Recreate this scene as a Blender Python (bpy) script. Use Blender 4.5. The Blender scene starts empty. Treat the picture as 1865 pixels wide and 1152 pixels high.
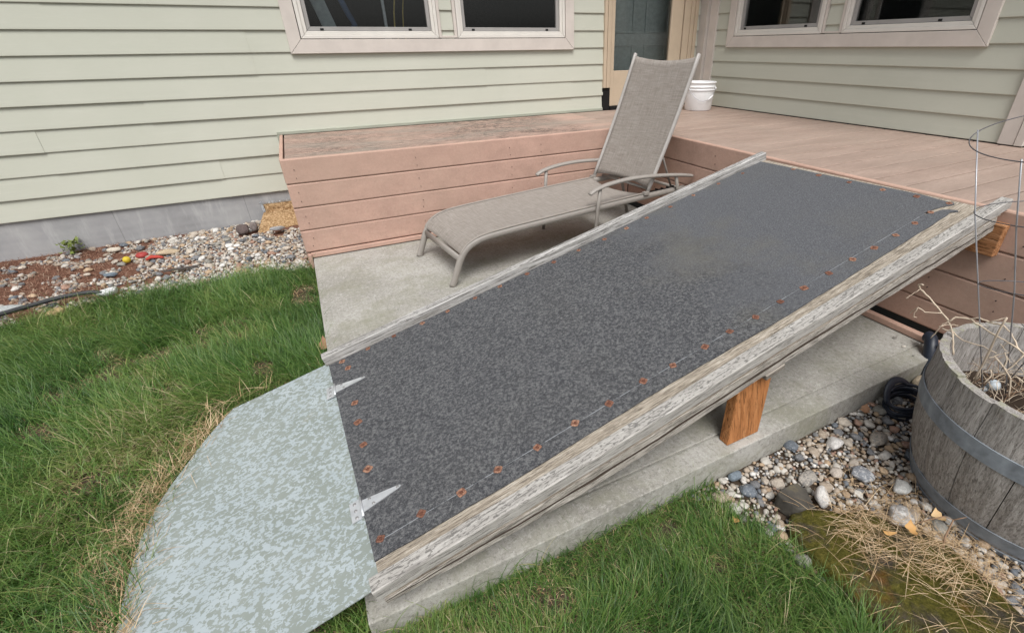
import bpy, math, random
import numpy as np
from mathutils import Vector, Matrix, noise as mnoise
R = math.radians
random.seed(7); rng = np.random.default_rng(11)
S = bpy.context.scene
C = S.collection

# ------------------------------------------------------------------ camera, sky, sun
cd = bpy.data.cameras.new('camera'); cam = bpy.data.objects.new('camera', cd); C.objects.link(cam)
Rm = Matrix(((0.88624, 0.23256, -0.40062), (-0.46311, 0.42550, -0.77748), (-0.010346, 0.87457, 0.48480)))
cam.matrix_world = Matrix.Translation((0, 0, 1.2)) @ Rm.to_4x4()
cd.sensor_width = 36; cd.lens = 16.718
cd.shift_x = -0.0519; cd.shift_y = -0.00705
cd.clip_start = 0.02; cd.clip_end = 300
S.camera = cam
SUN_EL, SUN_AZ = R(58), R(196)          # azimuth of the sun measured from +Y clockwise
w = bpy.data.worlds.new('World'); S.world = w; w.use_nodes = True
nt = w.node_tree; bg = nt.nodes['Background']
sky = nt.nodes.new('ShaderNodeTexSky'); sky.sky_type = 'NISHITA'; sky.sun_disc = False
sky.sun_elevation = SUN_EL; sky.sun_rotation = SUN_AZ
sky.air_density = 1.0; sky.dust_density = 4.0; sky.ozone_density = 1.0
hs = nt.nodes.new('ShaderNodeHueSaturation'); hs.inputs['Saturation'].default_value = 0.22
nt.links.new(sky.outputs[0], hs.inputs['Color']); nt.links.new(hs.outputs[0], bg.inputs['Color'])
bg.inputs['Strength'].default_value = 0.135
sd = bpy.data.lights.new('sun', 'SUN'); so = bpy.data.objects.new('sun', sd); C.objects.link(so)
sd.energy = 2.1; sd.angle = R(30); sd.color = (1.0, 0.97, 0.93)
so.rotation_euler = (R(90) - SUN_EL, 0, math.pi - SUN_AZ)
so.location = (0, 0, 10)
S.view_settings.view_transform = 'Standard'; S.view_settings.look = 'None'
S.view_settings.gamma = 1; S.view_settings.use_curve_mapping = False
S.view_settings.exposure = 0.24
S.render.filter_size = 1.0

# ------------------------------------------------------------------ helpers
class MB:
    def __init__(s): s.v = []; s.f = []; s.m = []
    def add(s, vs, fs, mi=0):
        b = len(s.v); s.v += [tuple(p) for p in vs]
        for f in fs: s.f.append(tuple(b + i for i in f)); s.m.append(mi)
    def box(s, x0, x1, y0, y1, z0, z1, mi=0, M=None):
        vs = [Vector((x, y, z)) for z in (z0, z1) for y in (y0, y1) for x in (x0, x1)]
        if M is not None: vs = [M @ v for v in vs]
        s.add(vs, [(0, 2, 3, 1), (4, 5, 7, 6), (0, 1, 5, 4), (2, 6, 7, 3), (0, 4, 6, 2), (1, 3, 7, 5)], mi)
    def prism(s, prof, a, b, axis, mi=0, seg=1, fn=None):
        """prof: list of 2D points counter-clockwise; extruded along axis from a to b"""
        n = len(prof); base = []
        for k in range(seg + 1):
            t = a + (b - a) * k / seg
            for p, q in prof:
                if axis == 0: c = Vector((t, p, q))
                elif axis == 1: c = Vector((p, t, q))
                else: c = Vector((p, q, t))
                base.append(fn(c) if fn else c)
        fs = []
        for k in range(seg):
            for i in range(n):
                j = (i + 1) % n
                fs.append((k*n+i, k*n+j, (k+1)*n+j, (k+1)*n+i))
        fs.append(tuple(range(n-1, -1, -1))); fs.append(tuple(seg*n + i for i in range(n)))
        s.add(base, fs, mi)
    def tube(s, pts, r, n=8, mi=0, ry=None, cap=True, up=None):
        pts = [Vector(p) for p in pts]; L = len(pts)
        rs = r if isinstance(r, (list, tuple)) else [r]*L
        base = []; pu = Vector(up) if up else None
        for i, p in enumerate(pts):
            t = (pts[min(i+1, L-1)] - pts[max(i-1, 0)]).normalized()
            u = pu if pu is not None else (Vector((0, 0, 1)) if abs(t.z) < .9 else Vector((1, 0, 0)))
            a = t.cross(u).normalized(); b = a.cross(t).normalized(); 
            if pu is None or not up: pu = b
            for k in range(n):
                an = 2*math.pi*k/n
                base.append(p + a*math.cos(an)*rs[i] + b*math.sin(an)*(rs[i]*(ry if ry else 1)))
        fs = [(i*n+k, i*n+(k+1) % n, (i+1)*n+(k+1) % n, (i+1)*n+k) for i in range(L-1) for k in range(n)]
        if cap: fs += [tuple(range(n-1, -1, -1)), tuple((L-1)*n+k for k in range(n))]
        s.add(base, fs, mi)
    def lathe(s, prof, n=32, c=(0, 0, 0), mi=0, close=False):
        base = []
        for r_, z in prof:
            for k in range(n):
                a = 2*math.pi*k/n; base.append((c[0]+r_*math.cos(a), c[1]+r_*math.sin(a), c[2]+z))
        L = len(prof)
        fs = [(i*n+k, i*n+(k+1) % n, (i+1)*n+(k+1) % n, (i+1)*n+k) for i in range(L-1) for k in range(n)]
        if close: fs += [tuple(range(n-1, -1, -1)), tuple((L-1)*n+k for k in range(n))]
        s.add(base, fs, mi)
    def build(s, name, mats, parent=None, world=True, bevel=0, smooth=False, label=None):
        me = bpy.data.meshes.new(name); vs = [Vector(v) for v in s.v]
        if parent is not None and world:
            inv = full(parent).inverted(); vs = [inv @ v for v in vs]
        me.from_pydata([tuple(v) for v in vs], [], s.f); 
        mats = mats if isinstance(mats, (list, tuple)) else [mats]
        for m in mats: me.materials.append(m)
        me.polygons.foreach_set('material_index', s.m)
        if smooth: me.polygons.foreach_set('use_smooth', [True]*len(s.f))
        me.update()
        o = bpy.data.objects.new(name, me); C.objects.link(o)
        if parent is not None: o.parent = parent
        if bevel:
            bv = o.modifiers.new('bevel', 'BEVEL'); bv.width = bevel; bv.segments = 2; bv.limit_method = 'ANGLE'; bv.angle_limit = R(40)
        if label: o['label'] = label
        return o
def full(o):
    m = Matrix.LocRotScale(o.location, o.rotation_euler, o.scale)
    return full(o.parent) @ m if o.parent else m
def tag(o, label=None, cat=None, group=None, kind=None):
    if label: o['label'] = label
    if cat: o['category'] = cat
    if group: o['group'] = group
    if kind: o['kind'] = kind
    return o
def thing(name, label, cat, loc=(0, 0, 0), rot=(0, 0, 0), group=None):
    o = bpy.data.objects.new(name, None); C.objects.link(o); o.location = loc; o.rotation_euler = rot
    o.empty_display_size = .05
    return tag(o, label, cat, group)
def fromnp(name, V, F, mat, attrs=None, smooth=False, size=None):
    """V (n,3), F (m,k) equal sized faces"""
    me = bpy.data.meshes.new(name); k = F.shape[1]
    me.vertices.add(len(V)); me.vertices.foreach_set('co', V.astype(np.float32).ravel())
    me.loops.add(F.size); me.loops.foreach_set('vertex_index', F.astype(np.int32).ravel())
    me.polygons.add(len(F)); me.polygons.foreach_set('loop_start', np.arange(0, F.size, k, dtype=np.int32))
    if smooth: me.polygons.foreach_set('use_smooth', np.ones(len(F), dtype=bool))
    for n_, a in (attrs or {}).items():
        at = me.attributes.new(n_, 'FLOAT', 'POINT'); at.data.foreach_set('value', a.astype(np.float32))
    me.materials.append(mat); me.update(); me.validate()
    o = bpy.data.objects.new(name, me); C.objects.link(o); return o

# ------------------------------------------------------------------ materials
class Mat:
    def __init__(s, name, rough=.8, spec=.3, metal=0):
        s.m = bpy.data.materials.new(name); s.m.use_nodes = True; s.nt = s.m.node_tree
        s.b = s.nt.nodes['Principled BSDF']; s.b.inputs['Roughness'].default_value = rough
        s.b.inputs['Specular IOR Level'].default_value = spec; s.b.inputs['Metallic'].default_value = metal
        s.tc = s.nt.nodes.new('ShaderNodeTexCoord')
    def L(s, a, b): s.nt.links.new(a, b); return b
    def vec(s, scale=(1, 1, 1), rot=(0, 0, 0), loc=(0, 0, 0), out='Object'):
        n = s.nt.nodes.new('ShaderNodeMapping'); s.L(s.tc.outputs[out], n.inputs[0])
        n.inputs['Scale'].default_value = scale; n.inputs['Rotation'].default_value = rot; n.inputs['Location'].default_value = loc
        return n.outputs[0]
    def noise(s, scale, detail=3, rough=.5, vec=None, dist=0):
        n = s.nt.nodes.new('ShaderNodeTexNoise'); n.inputs['Scale'].default_value = scale
        n.inputs['Detail'].default_value = detail; n.inputs['Roughness'].default_value = rough; n.inputs['Distortion'].default_value = dist
        s.L(vec if vec is not None else s.tc.outputs['Object'], n.inputs['Vector']); return n.outputs['Fac']
    def voro(s, scale, vec=None, out='Distance', feat='F1'):
        n = s.nt.nodes.new('ShaderNodeTexVoronoi'); n.feature = feat; n.inputs['Scale'].default_value = scale
        s.L(vec if vec is not None else s.tc.outputs['Object'], n.inputs['Vector']); return n.outputs[out]
    def wave(s, scale, vec=None, dist=2, detail=2, ds=1, direction='X'):
        n = s.nt.nodes.new('ShaderNodeTexWave'); n.inputs['Scale'].default_value = scale; n.bands_direction = direction
        n.inputs['Distortion'].default_value = dist; n.inputs['Detail'].default_value = detail; n.inputs['Detail Scale'].default_value = ds
        s.L(vec if vec is not None else s.tc.outputs['Object'], n.inputs['Vector']); return n.outputs['Fac']
    def ramp(s, fac, stops, interp='LINEAR'):
        n = s.nt.nodes.new('ShaderNodeValToRGB'); cr = n.color_ramp; cr.interpolation = interp
        while len(cr.elements) < len(stops): cr.elements.new(.5)
        for e, (p, c) in zip(cr.elements, stops):
            e.position = p; e.color = (c, c, c, 1) if isinstance(c, (int, float)) else (*c, 1)
        s.L(fac, n.inputs[0]); return n.outputs[0]
    def mix(s, fac, a, b, mode='MIX'):
        n = s.nt.nodes.new('ShaderNodeMix'); n.data_type = 'RGBA'; n.blend_type = mode
        for v, i in ((fac, 0), (a, 6), (b, 7)):
            if isinstance(v, (int, float)): n.inputs[i].default_value = v if i == 0 else (v, v, v, 1)
            elif isinstance(v, tuple): n.inputs[i].default_value = (*v, 1)
            else: s.L(v, n.inputs[i])
        return n.outputs[2]
    def math(s, op, a, b=0, clamp=False):
        n = s.nt.nodes.new('ShaderNodeMath'); n.operation = op; n.use_clamp = clamp
        for v, i in ((a, 0), (b, 1)):
            if isinstance(v, (int, float)): n.inputs[i].default_value = v
            else: s.L(v, n.inputs[i])
        return n.outputs[0]
    def attr(s, name):
        n = s.nt.nodes.new('ShaderNodeAttribute'); n.attribute_name = name; return n.outputs['Fac']
    def sep(s, vec, i):
        n = s.nt.nodes.new('ShaderNodeSeparateXYZ'); s.L(vec, n.inputs[0]); return n.outputs[i]
    def col(s, c):
        if isinstance(c, tuple): s.b.inputs['Base Color'].default_value = (*c, 1)
        else: s.L(c, s.b.inputs['Base Color'])
        return s
    def rough(s, c): s.L(c, s.b.inputs['Roughness']); return s
    def bump(s, h, strength=.3, dist=.005):
        n = s.nt.nodes.new('ShaderNodeBump'); n.inputs['Strength'].default_value = strength; n.inputs['Distance'].default_value = dist
        s.L(h, n.inputs['Height']); s.L(n.outputs[0], s.b.inputs['Normal']); return s

def m_siding():
    a = Mat('siding_sage', .62, .25)
    n = a.noise(1.3, 4, .6); f = a.noise(30, 3, .6, a.vec((1, 1, 12)))
    big = a.ramp(n, [(.3, (.475, .487, .415)), (.7, (.522, .530, .46))])
    st = a.noise(2.2, 4, .65, a.vec((1.2, 1, 14)))
    c = a.mix(a.ramp(st, [(.55, 0.0), (.8, .25)]), big, (.62, .62, .56))
    a.col(a.mix(.12, c, a.ramp(f, [(.3, (.43, .44, .365)), (.7, (.57, .58, .51))])))
    a.bump(a.noise(55, 3, .6, a.vec((.35, .35, 6))), .10, .002); return a.m
def m_paint(name, c, var=.06, rough=.5):
    a = Mat(name, rough, .35); n = a.noise(6, 4, .6, a.vec((1, 1, 1)))
    d = tuple(x*(1-var*1.5) for x in c); e = tuple(min(1, x*(1+var)) for x in c)
    a.col(a.ramp(n, [(.3, d), (.7, e)])); a.bump(a.noise(60, 3), .06, .001); return a.m
def m_foundation():
    a = Mat('poured_concrete_foundation', .9, .2)
    n = a.noise(2.2, 6, .65); g = a.wave(4, a.vec((.16, 1, 1.6)), 9, 4, 1.4, 'Z')
    c = a.ramp(n, [(.25, (.22, .222, .228)), (.5, (.31, .312, .318)), (.75, (.42, .42, .415))])
    c = a.mix(a.math('MULTIPLY', g, .16), c, (.40, .40, .41))
    sm = a.ramp(a.math('ABSOLUTE', a.math('SUBTRACT', a.math('FRACT', a.math('MULTIPLY', a.math('ADD', a.sep(a.tc.outputs['Object'], 0), 2.43), 1.25)), .5)), [(0, .6), (.004, 0)])
    c = a.mix(sm, c, (.12, .12, .12))
    st = a.ramp(a.noise(4, 5, .7, a.vec((3, 1, .5))), [(.52, 0), (.72, .6)])
    c = a.mix(st, c, (.5, .5, .5)); a.col(c); a.bump(a.noise(60, 4), .3, .003); return a.m
def m_concrete():
    a = Mat('broom_finished_concrete', .9, .2)
    n = a.noise(2.0, 6, .6); f = a.noise(48, 9, .95); sp = a.noise(60, 9, .92)
    c = a.ramp(n, [(.28, (.25, .24, .215)), (.5, (.36, .35, .32)), (.72, (.46, .45, .42))])
    br = a.noise(90, 2, .5, a.vec((1, .12, 1)))
    c = a.mix(a.ramp(br, [(.35, .2), (.6, 0)]), c, (.2, .19, .17))
    c = a.mix(a.ramp(sp, [(.525, 0), (.56, .6)]), c, (.13, .12, .11))
    c = a.mix(a.ramp(f, [(.52, 0), (.56, .45)]), c, (.60, .59, .56))
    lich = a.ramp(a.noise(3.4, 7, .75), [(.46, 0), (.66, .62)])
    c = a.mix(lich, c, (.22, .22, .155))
    a.col(c); a.bump(a.noise(170, 4, .7), .55, .003); return a.m
def m_composite(name, base, mildew=False, axis=0):
    a = Mat(name, .72, .25)
    sc = (.5, 6, 6) if axis == 0 else (6, .5, 6)
    n = a.noise(5, 5, .7, a.vec((1, 1.6, 1.6) if axis == 0 else (1.6, 1, 1.6))); sp = a.noise(75, 6, .9)
    d = tuple(x*.86 for x in base); e = tuple(x*1.12 for x in base)
    c = a.ramp(n, [(.3, d), (.7, e)])
    c = a.mix(a.ramp(sp, [(.54, 0), (.58, .25)]), c, (.60, .46, .37))
    c = a.mix(a.ramp(a.noise(60, 6, .9, a.vec((1, 1, 1), (0, 0, 0), (3, 1, 2))), [(.54, 0), (.58, .2)]), c, tuple(x*.45 for x in base))
    pat = a.noise(1.6, 4, .6, a.vec((1, 1, 1), (0, 0, 0), (9, 4, 2)))
    c = a.mix(a.ramp(pat, [(.45, 0), (.75, .45)]), c, (base[0]*.92, base[1]*1.04, base[2]*1.02))
    if mildew:
        # black mildew worn into the boards: strongest at the left end and in a band before the door
        x = a.math('ADD', a.sep(a.tc.outputs['Object'], 0), 2.5)
        m1 = a.ramp(a.math('MULTIPLY', x, .35), [(.0, .5), (.10, .85), (.3, .55), (.48, 1.0), (.62, 1.0), (.74, .8), (.80, .1), (1, .0)])
        st = a.noise(20, 8, .9, a.vec((1, 4.2, 4.2))); bl = a.noise(3.2, 4, .6)
        k = a.math('MULTIPLY', m1, a.ramp(bl, [(.30, .25), (.52, 1)]))
        k = a.math('MULTIPLY', k, a.ramp(st, [(.475, 0), (.515, 1)]))
        c = a.mix(a.math('MULTIPLY', k, .95), c, (.055, .048, .040))
        c = a.mix(a.math('MULTIPLY', a.ramp(a.noise(1.7, 4, .6, a.vec((.8, 2, 1))), [(.46, 0), (.62, .5)]), 1.0), c, (.27, .25, .215))
    a.col(c); a.bump(a.noise(120, 4, .6, a.vec((.3, 2, 2) if axis == 0 else (2, .3, 2))), .35, .0018); return a.m
def m_deckboards():
    a = Mat('composite_deck_boards', .70, .28)
    n = a.noise(3, 5, .6, a.vec((.6, 3, 3))); st = a.noise(22, 7, .85, a.vec((.8, 4, 4)))
    c = a.ramp(n, [(.3, (.30, .222, .182)), (.5, (.375, .28, .232)), (.72, (.44, .335, .28))])
    c = a.mix(a.ramp(st, [(.46, .35), (.53, 0)]), c, (.22, .165, .135))
    w_ = a.ramp(a.noise(1.1, 4, .6), [(.48, 0), (.66, .45)])
    c = a.mix(w_, c, (.30, .24, .20))
    a.col(c); a.bump(a.noise(70, 4, .6, a.vec((.25, 3, 3))), .35, .0016)
    a.rough(a.ramp(a.noise(1.4, 3), [(.4, .5), (.6, .75)])); return a.m
def m_mat():
    a = Mat('roofing_felt_charcoal', .88, .25)
    x = a.sep(a.tc.outputs['Object'], 0)
    jit = a.math('MULTIPLY', a.math('SUBTRACT', a.noise(5, 5, .65), .5), .9)
    wet = a.ramp(a.math('MULTIPLY', a.math('ADD', x, jit), .4), [(.50, 1), (.64, 0)])
    grit = a.noise(520, 2, .6); fib = a.noise(150, 3, .7)
    mot = a.noise(100, 7, .85, a.vec((1, 1.1, 1), (0, 0, .5)))
    dry = a.mix(.35, a.ramp(a.noise(210, 5, .9), [(.38, (.036, .038, .044)), (.5, (.088, .092, .101)), (.62, (.21, .215, .225))]), a.ramp(fib, [(.35, (.06, .064, .072)), (.65, (.115, .12, .13))]))
    wetc = a.mix(.30, a.ramp(mot, [(.40, (.020, .021, .026)), (.49, (.056, .058, .064)), (.58, (.175, .178, .180))]), a.ramp(grit, [(.35, (.022, .024, .028)), (.52, (.068, .07, .075)), (.70, (.26, .265, .27))]))
    c = a.mix(wet, dry, wetc)
    dirt = a.ramp(a.noise(2.6, 6, .65, a.vec((1, 1, 1), (0, 0, 0), (1.3, 2, 0))), [(.48, 0), (.66, .36)])
    dirt = a.math('MULTIPLY', dirt, a.ramp(a.math('MULTIPLY', x, .4), [(.38, .12), (.58, 1), (.75, 1), (.88, .2)]))
    c = a.mix(dirt, c, (.13, .122, .095))
    a.col(c); a.bump(grit, .5, .002); a.rough(a.ramp(wet, [(0, .8), (1, .92)])); return a.m
def m_wood(name, dark, mid, light, wet=0, grain=1.0, axis=0, knots=True, rough=.85):
    a = Mat(name, rough, .2)
    s1 = (.9, 16, 16) if axis == 0 else ((16, 16, .9) if axis == 2 else (16, .9, 16))
    v = a.vec(s1)
    g = a.noise(4.5*grain, 7, .75, v, .9); g2 = a.noise(9*grain, 7, .82, v, .5)
    c = a.ramp(g, [(.34, dark), (.5, mid), (.64, light)])
    c = a.mix(a.ramp(g2, [(.43, .85), (.475, 0)]), c, tuple(x*.42 for x in dark))
    if knots:
        k = a.voro(3.1, a.vec((1, 3, 3) if axis == 0 else (3, 3, 1)))
        c = a.mix(a.ramp(k, [(.05, .75), (.13, 0)]), c, tuple(x*.6 for x in dark))
    if wet:
        s = a.noise(78, 4, .62, a.vec((.75, 1.8, 1.8)))
        gn = a.nt.nodes.new('ShaderNodeNewGeometry'); up_ = a.ramp(a.sep(gn.outputs['Normal'], 2), [(.75, 0), (.9, 1)])
        c = a.mix(a.math('MULTIPLY', up_, a.math('MULTIPLY', a.ramp(s, [(.55, 0), (.59, 1)]), wet)), c, tuple(x*.36 for x in mid))
    a.col(c); a.bump(a.mix(.5, g, g2), .7, .003); return a.m
def m_plate():
    a = Mat('painted_steel_plate_rain_spotted', .55, .3)
    v = a.vec((1, 1.35, 1), (0, 0, .45))
    n = a.noise(66, 5, .62, v, .6); big = a.noise(2.2, 3, .5)
    y = a.sep(a.tc.outputs['Object'], 1)
    thr = a.math('ADD', n, a.math('MULTIPLY', a.math('SUBTRACT', big, .5), .20))
    edge = a.ramp(a.math('ADD', y, .45), [(.0, .0), (.30, .0), (.52, 1.0)])
    thr = a.math('SUBTRACT', thr, a.math('MULTIPLY', a.math('SUBTRACT', 1, edge), .10))
    f = a.ramp(thr, [(.500, 0), (.515, 1)])
    base = a.ramp(a.noise(5, 4, .6), [(.3, (.205, .235, .215)), (.7, (.255, .285, .265))])
    c = a.mix(f, base, a.ramp(a.noise(9, 3), [(.3, (.315, .365, .385)), (.7, (.365, .415, .435))]))
    stn = a.ramp(a.noise(6, 5, .7, a.vec((1, 1, 1), (0, 0, 0), (4, 1, 0))), [(.66, 0), (.8, .5)])
    c = a.mix(stn, c, (.33, .29, .19)); a.col(c); a.rough(a.ramp(f, [(0, .6), (1, .48)])); a.bump(f, .12, .0006); return a.m
def m_sling():
    a = Mat('woven_sling_mesh', .8, .25)
    u = a.noise(70, 3, .7, a.vec((1, 18, 1), out='UV')); v = a.noise(70, 3, .7, a.vec((18, 1, 1), out='UV'))
    # threads from UV (metres)
    t1 = a.noise(20, 4, .75, a.vec((.45, 7, 1), out='UV')); t2 = a.noise(20, 4, .75, a.vec((7, .45, 1), (0, 0, 0), (3, 5, 0), out='UV'))
    s_ = a.math('MULTIPLY', a.math('ADD', t1, t2), .5)
    c = a.ramp(s_, [(.34, (.20, .175, .153)), (.47, (.27, .242, .217)), (.53, (.305, .277, .25)), (.67, (.39, .358, .33))])
    wv = a.wave(260, a.tc.outputs['UV'], 0, 0); wv2 = a.wave(260, a.tc.outputs['UV'], 0, 0, 1, 'Y')
    a.col(c); a.bump(a.math('ADD', wv, wv2), .3, .001); return a.m
def m_metal(name, c, rough=.4, var=.1, metal=0.0):
    a = Mat(name, rough, .45, metal); n = a.noise(25, 4, .6)
    a.col(a.ramp(n, [(.3, tuple(x*(1-var) for x in c)), (.7, tuple(min(1, x*(1+var)) for x in c))])); return a.m
STONE_STOPS = [(0, (.50, .44, .37)), (.16, (.19, .195, .205)), (.27, (.40, .33, .26)), (.42, (.56, .53, .48)), (.55, (.13, .15, .175)), (.62, (.44, .32, .21)), (.72, (.27, .26, .23)), (.80, (.62, .59, .55)), (.90, (.34, .21, .155)), (.96, (.70, .69, .66))]
def m_stone(name, src, mul=1.0):
    a = Mat(name, .65, .35)
    f = a.attr('tint') if src == 'attr' else None
    if f is None:
        oi = a.nt.nodes.new('ShaderNodeObjectInfo'); f = oi.outputs['Random']
    c = a.ramp(f, [(p, tuple(x*mul for x in q)) for p, q in STONE_STOPS], 'CONSTANT')
    n = a.noise(38, 5, .65); c = a.mix(a.ramp(n, [(.35, .45), (.6, 0)]), c, (.16*mul, .14*mul, .12*mul))
    v = a.noise(120, 3, .6); c = a.mix(a.ramp(v, [(.6, 0), (.75, .45)]), c, (.62*mul, .6*mul, .56*mul))
    a.col(c); a.bump(a.noise(130, 4), .3, .003); return a.m
def m_ground():
    a = Mat('soil_and_mulch', .95, .1)
    n = a.noise(55, 5, .7); b = a.noise(4, 4, .6)
    y = a.sep(a.tc.outputs['Object'], 1)
    c = a.ramp(n, [(.3, (.030, .022, .016)), (.5, (.075, .055, .04)), (.7, (.14, .105, .078))])
    mulch = a.ramp(n, [(.3, (.055, .026, .018)), (.5, (.15, .075, .052)), (.7, (.25, .145, .105))])
    m_ = a.ramp(a.math('ADD', a.math('MULTIPLY', y, .2), a.math('MULTIPLY', b, .06)), [(.655, 0), (.69, 1)])
    a.col(a.mix(m_, c, mulch)); a.bump(n, .8, .012); return a.m
def m_grass():
    a = Mat('lawn_grass_blades', .42, .4)
    t = a.attr('tint'); h = a.attr('along')
    c = a.ramp(t, [(0, (.028, .080, .016)), (.3, (.062, .150, .028)), (.52, (.115, .222, .042)), (.70, (.20, .29, .072)), (.84, (.30, .31, .11)), (.92, (.42, .36, .19)), (1, (.52, .44, .27))])
    c = a.mix(a.ramp(h, [(.6, 0), (1, .4)]), c, a.mix(.5, c, (.50, .55, .26)))
    a.col(c)
    a.b.inputs['Transmission Weight'].default_value = 0
    tr = a.nt.nodes.new('ShaderNodeBsdfTranslucent'); a.L(c, tr.inputs[0])
    mx = a.nt.nodes.new('ShaderNodeMixShader'); mx.inputs[0].default_value = .3
    a.L(a.b.outputs[0], mx.inputs[1]); a.L(tr.outputs[0], mx.inputs[2]); a.L(mx.outputs[0], a.nt.nodes['Material Output'].inputs[0]); return a.m
def m_straw(name, stops):
    a = Mat(name, .7, .2); a.col(a.ramp(a.attr('tint'), stops)); return a.m
def m_moss():
    a = Mat('mossy_rock', .92, .15)
    n = a.noise(7, 6, .7); f = a.noise(70, 6, .85)
    rock = a.ramp(f, [(.3, (.045, .038, .03)), (.6, (.12, .10, .075)), (.8, (.22, .19, .15))])
    moss = a.ramp(f, [(.32, (.040, .042, .008)), (.5, (.125, .115, .022)), (.68, (.24, .205, .05))])
    c = a.mix(a.ramp(n, [(.40, 0), (.54, 1)]), rock, moss)
    c = a.mix(a.ramp(a.noise(9, 4, .6, a.vec((1, 1, 1), (0, 0, 0), (5, 3, 1))), [(.6, 0), (.72, .6)]), c, (.24, .10, .02))
    a.col(c); a.bump(f, 1.0, .016); return a.m
def m_barrel():
    a = Mat('weathered_barrel_oak', .88, .2)
    v = a.vec((16, 16, 2.2)); g = a.noise(5, 8, .85, v, .8); g2 = a.noise(13, 5, .8, v, .5)
    c = a.ramp(g, [(.34, (.19, .175, .16)), (.5, (.35, .33, .31)), (.64, (.50, .48, .46))])
    c = a.mix(a.ramp(g2, [(.38, .75), (.5, 0)]), c, (.085, .075, .065))
    c = a.mix(a.ramp(a.noise(4, 4, .6), [(.6, 0), (.72, .4)]), c, (.26, .17, .10))
    z = a.sep(a.tc.outputs['Object'], 2)
    lich = a.math('MULTIPLY', a.ramp(z, [(.482, 0), (.490, 1)]), a.ramp(a.noise(30, 5, .7), [(.50, 0), (.60, .6)]))
    c = a.mix(lich, c, (.33, .335, .22)); a.col(c); a.bump(a.mix(.5, g, g2), .8, .004); return a.m
def m_glass():
    a = Mat('window_glass', .02, .5); nt = a.nt
    tr = nt.nodes.new('ShaderNodeBsdfTransparent'); gl = nt.nodes.new('ShaderNodeBsdfGlossy'); gl.inputs['Roughness'].default_value = .02
    tr.inputs[0].default_value = (.90, .92, .92, 1)
    fr = nt.nodes.new('ShaderNodeFresnel'); fr.inputs[0].default_value = 1.42
    mx = nt.nodes.new('ShaderNodeMixShader'); a.L(fr.outputs[0], mx.inputs[0]); a.L(tr.outputs[0], mx.inputs[1]); a.L(gl.outputs[0], mx.inputs[2])
    a.L(mx.outputs[0], nt.nodes['Material Output'].inputs[0]); return a.m
def flat(name, c, rough=.6, spec=.3):
    a = Mat(name, rough, spec); n = a.noise(30, 4, .6)
    a.col(a.ramp(n, [(.3, tuple(x*.85 for x in c)), (.7, tuple(min(1, x*1.1) for x in c))])); return a.m

SID = m_siding(); TRIM = m_paint('warm_white_trim', (.60, .55, .505)); VINYL = m_paint('cream_vinyl_frame', (.68, .655, .61), .03)
SASH = m_paint('grey_sash', (.33, .32, .31)); DOORP = m_paint('tan_door_paint', (.50, .405, .30), .05)
CHAN = m_paint('sage_channel', (.33, .35, .29)); BLK = flat('black_tar_paper', (.008, .008, .008), .6)
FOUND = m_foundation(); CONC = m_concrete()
FASC = m_composite('composite_fascia_terracotta', (.47, .305, .245)); FASCY = m_composite('composite_fascia_terracotta_side', (.48, .315, .25), axis=1)
STRIPM = m_composite('composite_ledge_boards', (.44, .305, .25), True); DECKB = m_deckboards()
FELT = m_mat(); PLY = m_wood('weathered_plywood', (.17, .14, .11), (.35, .305, .245), (.56, .51, .44), grain=2.6, knots=False)
RAILW = m_wood('silver_grey_rail', (.31, .295, .275), (.39, .375, .35), (.48, .465, .44), wet=.85, grain=1.5)
RAILF = m_wood('silver_grey_far_rail', (.22, .21, .195), (.37, .36, .345), (.56, .55, .54), wet=.6)
STRG = m_wood('weathered_stringer', (.15, .135, .12), (.38, .35, .31), (.58, .545, .50), wet=.3, grain=2.4)
CEDAR = m_wood('orange_cedar', (.27, .105, .035), (.45, .19, .07), (.56, .27, .115), axis=2, knots=False, rough=.7)
CEDARY = m_wood('orange_cedar_block', (.23, .10, .04), (.40, .19, .085), (.52, .28, .15), axis=1, knots=False, rough=.75)
GREYW = m_wood('grey_cleat', (.13, .115, .10), (.24, .215, .185), (.34, .31, .27))
PLATE = m_plate(); GALV = m_metal('galvanised_steel', (.60, .62, .64), .42, .14, .55)
_r = Mat('rusty_washer', .85, .2); _o = _r.nt.nodes.new('ShaderNodeObjectInfo')
_c = _r.ramp(_o.outputs['Random'], [(0, (.17, .085, .06)), (.5, (.29, .15, .10)), (1, (.42, .25, .17))])
_c = _r.mix(_r.ramp(_r.noise(160, 4, .7), [(.42, .8), (.6, 0)]), _c, (.09, .035, .025)); _r.col(_c); RUST = _r.m; RUSTD = m_metal('rusty_screw_head', (.13, .05, .03), .9, .3)
SLING = m_sling(); FRAME = m_metal('taupe_powder_coat', (.285, .262, .238), .42, .05); FRAMEL = m_metal('pale_grey_rail_edge', (.37, .35, .33), .45, .06)
BUCK = m_paint('white_bucket_plastic', (.86, .87, .88), .015, .38); WIRE = m_metal('galvanised_wire', (.42, .43, .46), .4, .1, .5)
WIRED = m_metal('dark_wire_ring', (.11, .11, .12), .5, .1, .3)
BAR = m_barrel(); HOOP = m_metal('grey_hoop_steel', (.235, .265, .30), .6, .28, .1)
STN_O = m_stone('river_stone', 'obj', 1.0); STN_A = m_stone('river_gravel', 'attr', .95)
GROUND = m_ground(); GRASS = m_grass(); MOSS = m_moss(); GLASS = m_glass()
STRAW = m_straw('dry_straw', [(0, (.20, .13, .07)), (.3, (.38, .26, .14)), (.7, (.58, .43, .27)), (1, (.70, .57, .40))])
NEEDLE = m_straw('red_brown_needles', [(0, (.08, .03, .02)), (.4, (.19, .09, .06)), (.8, (.33, .19, .13)), (1, (.5, .4, .3))])
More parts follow.
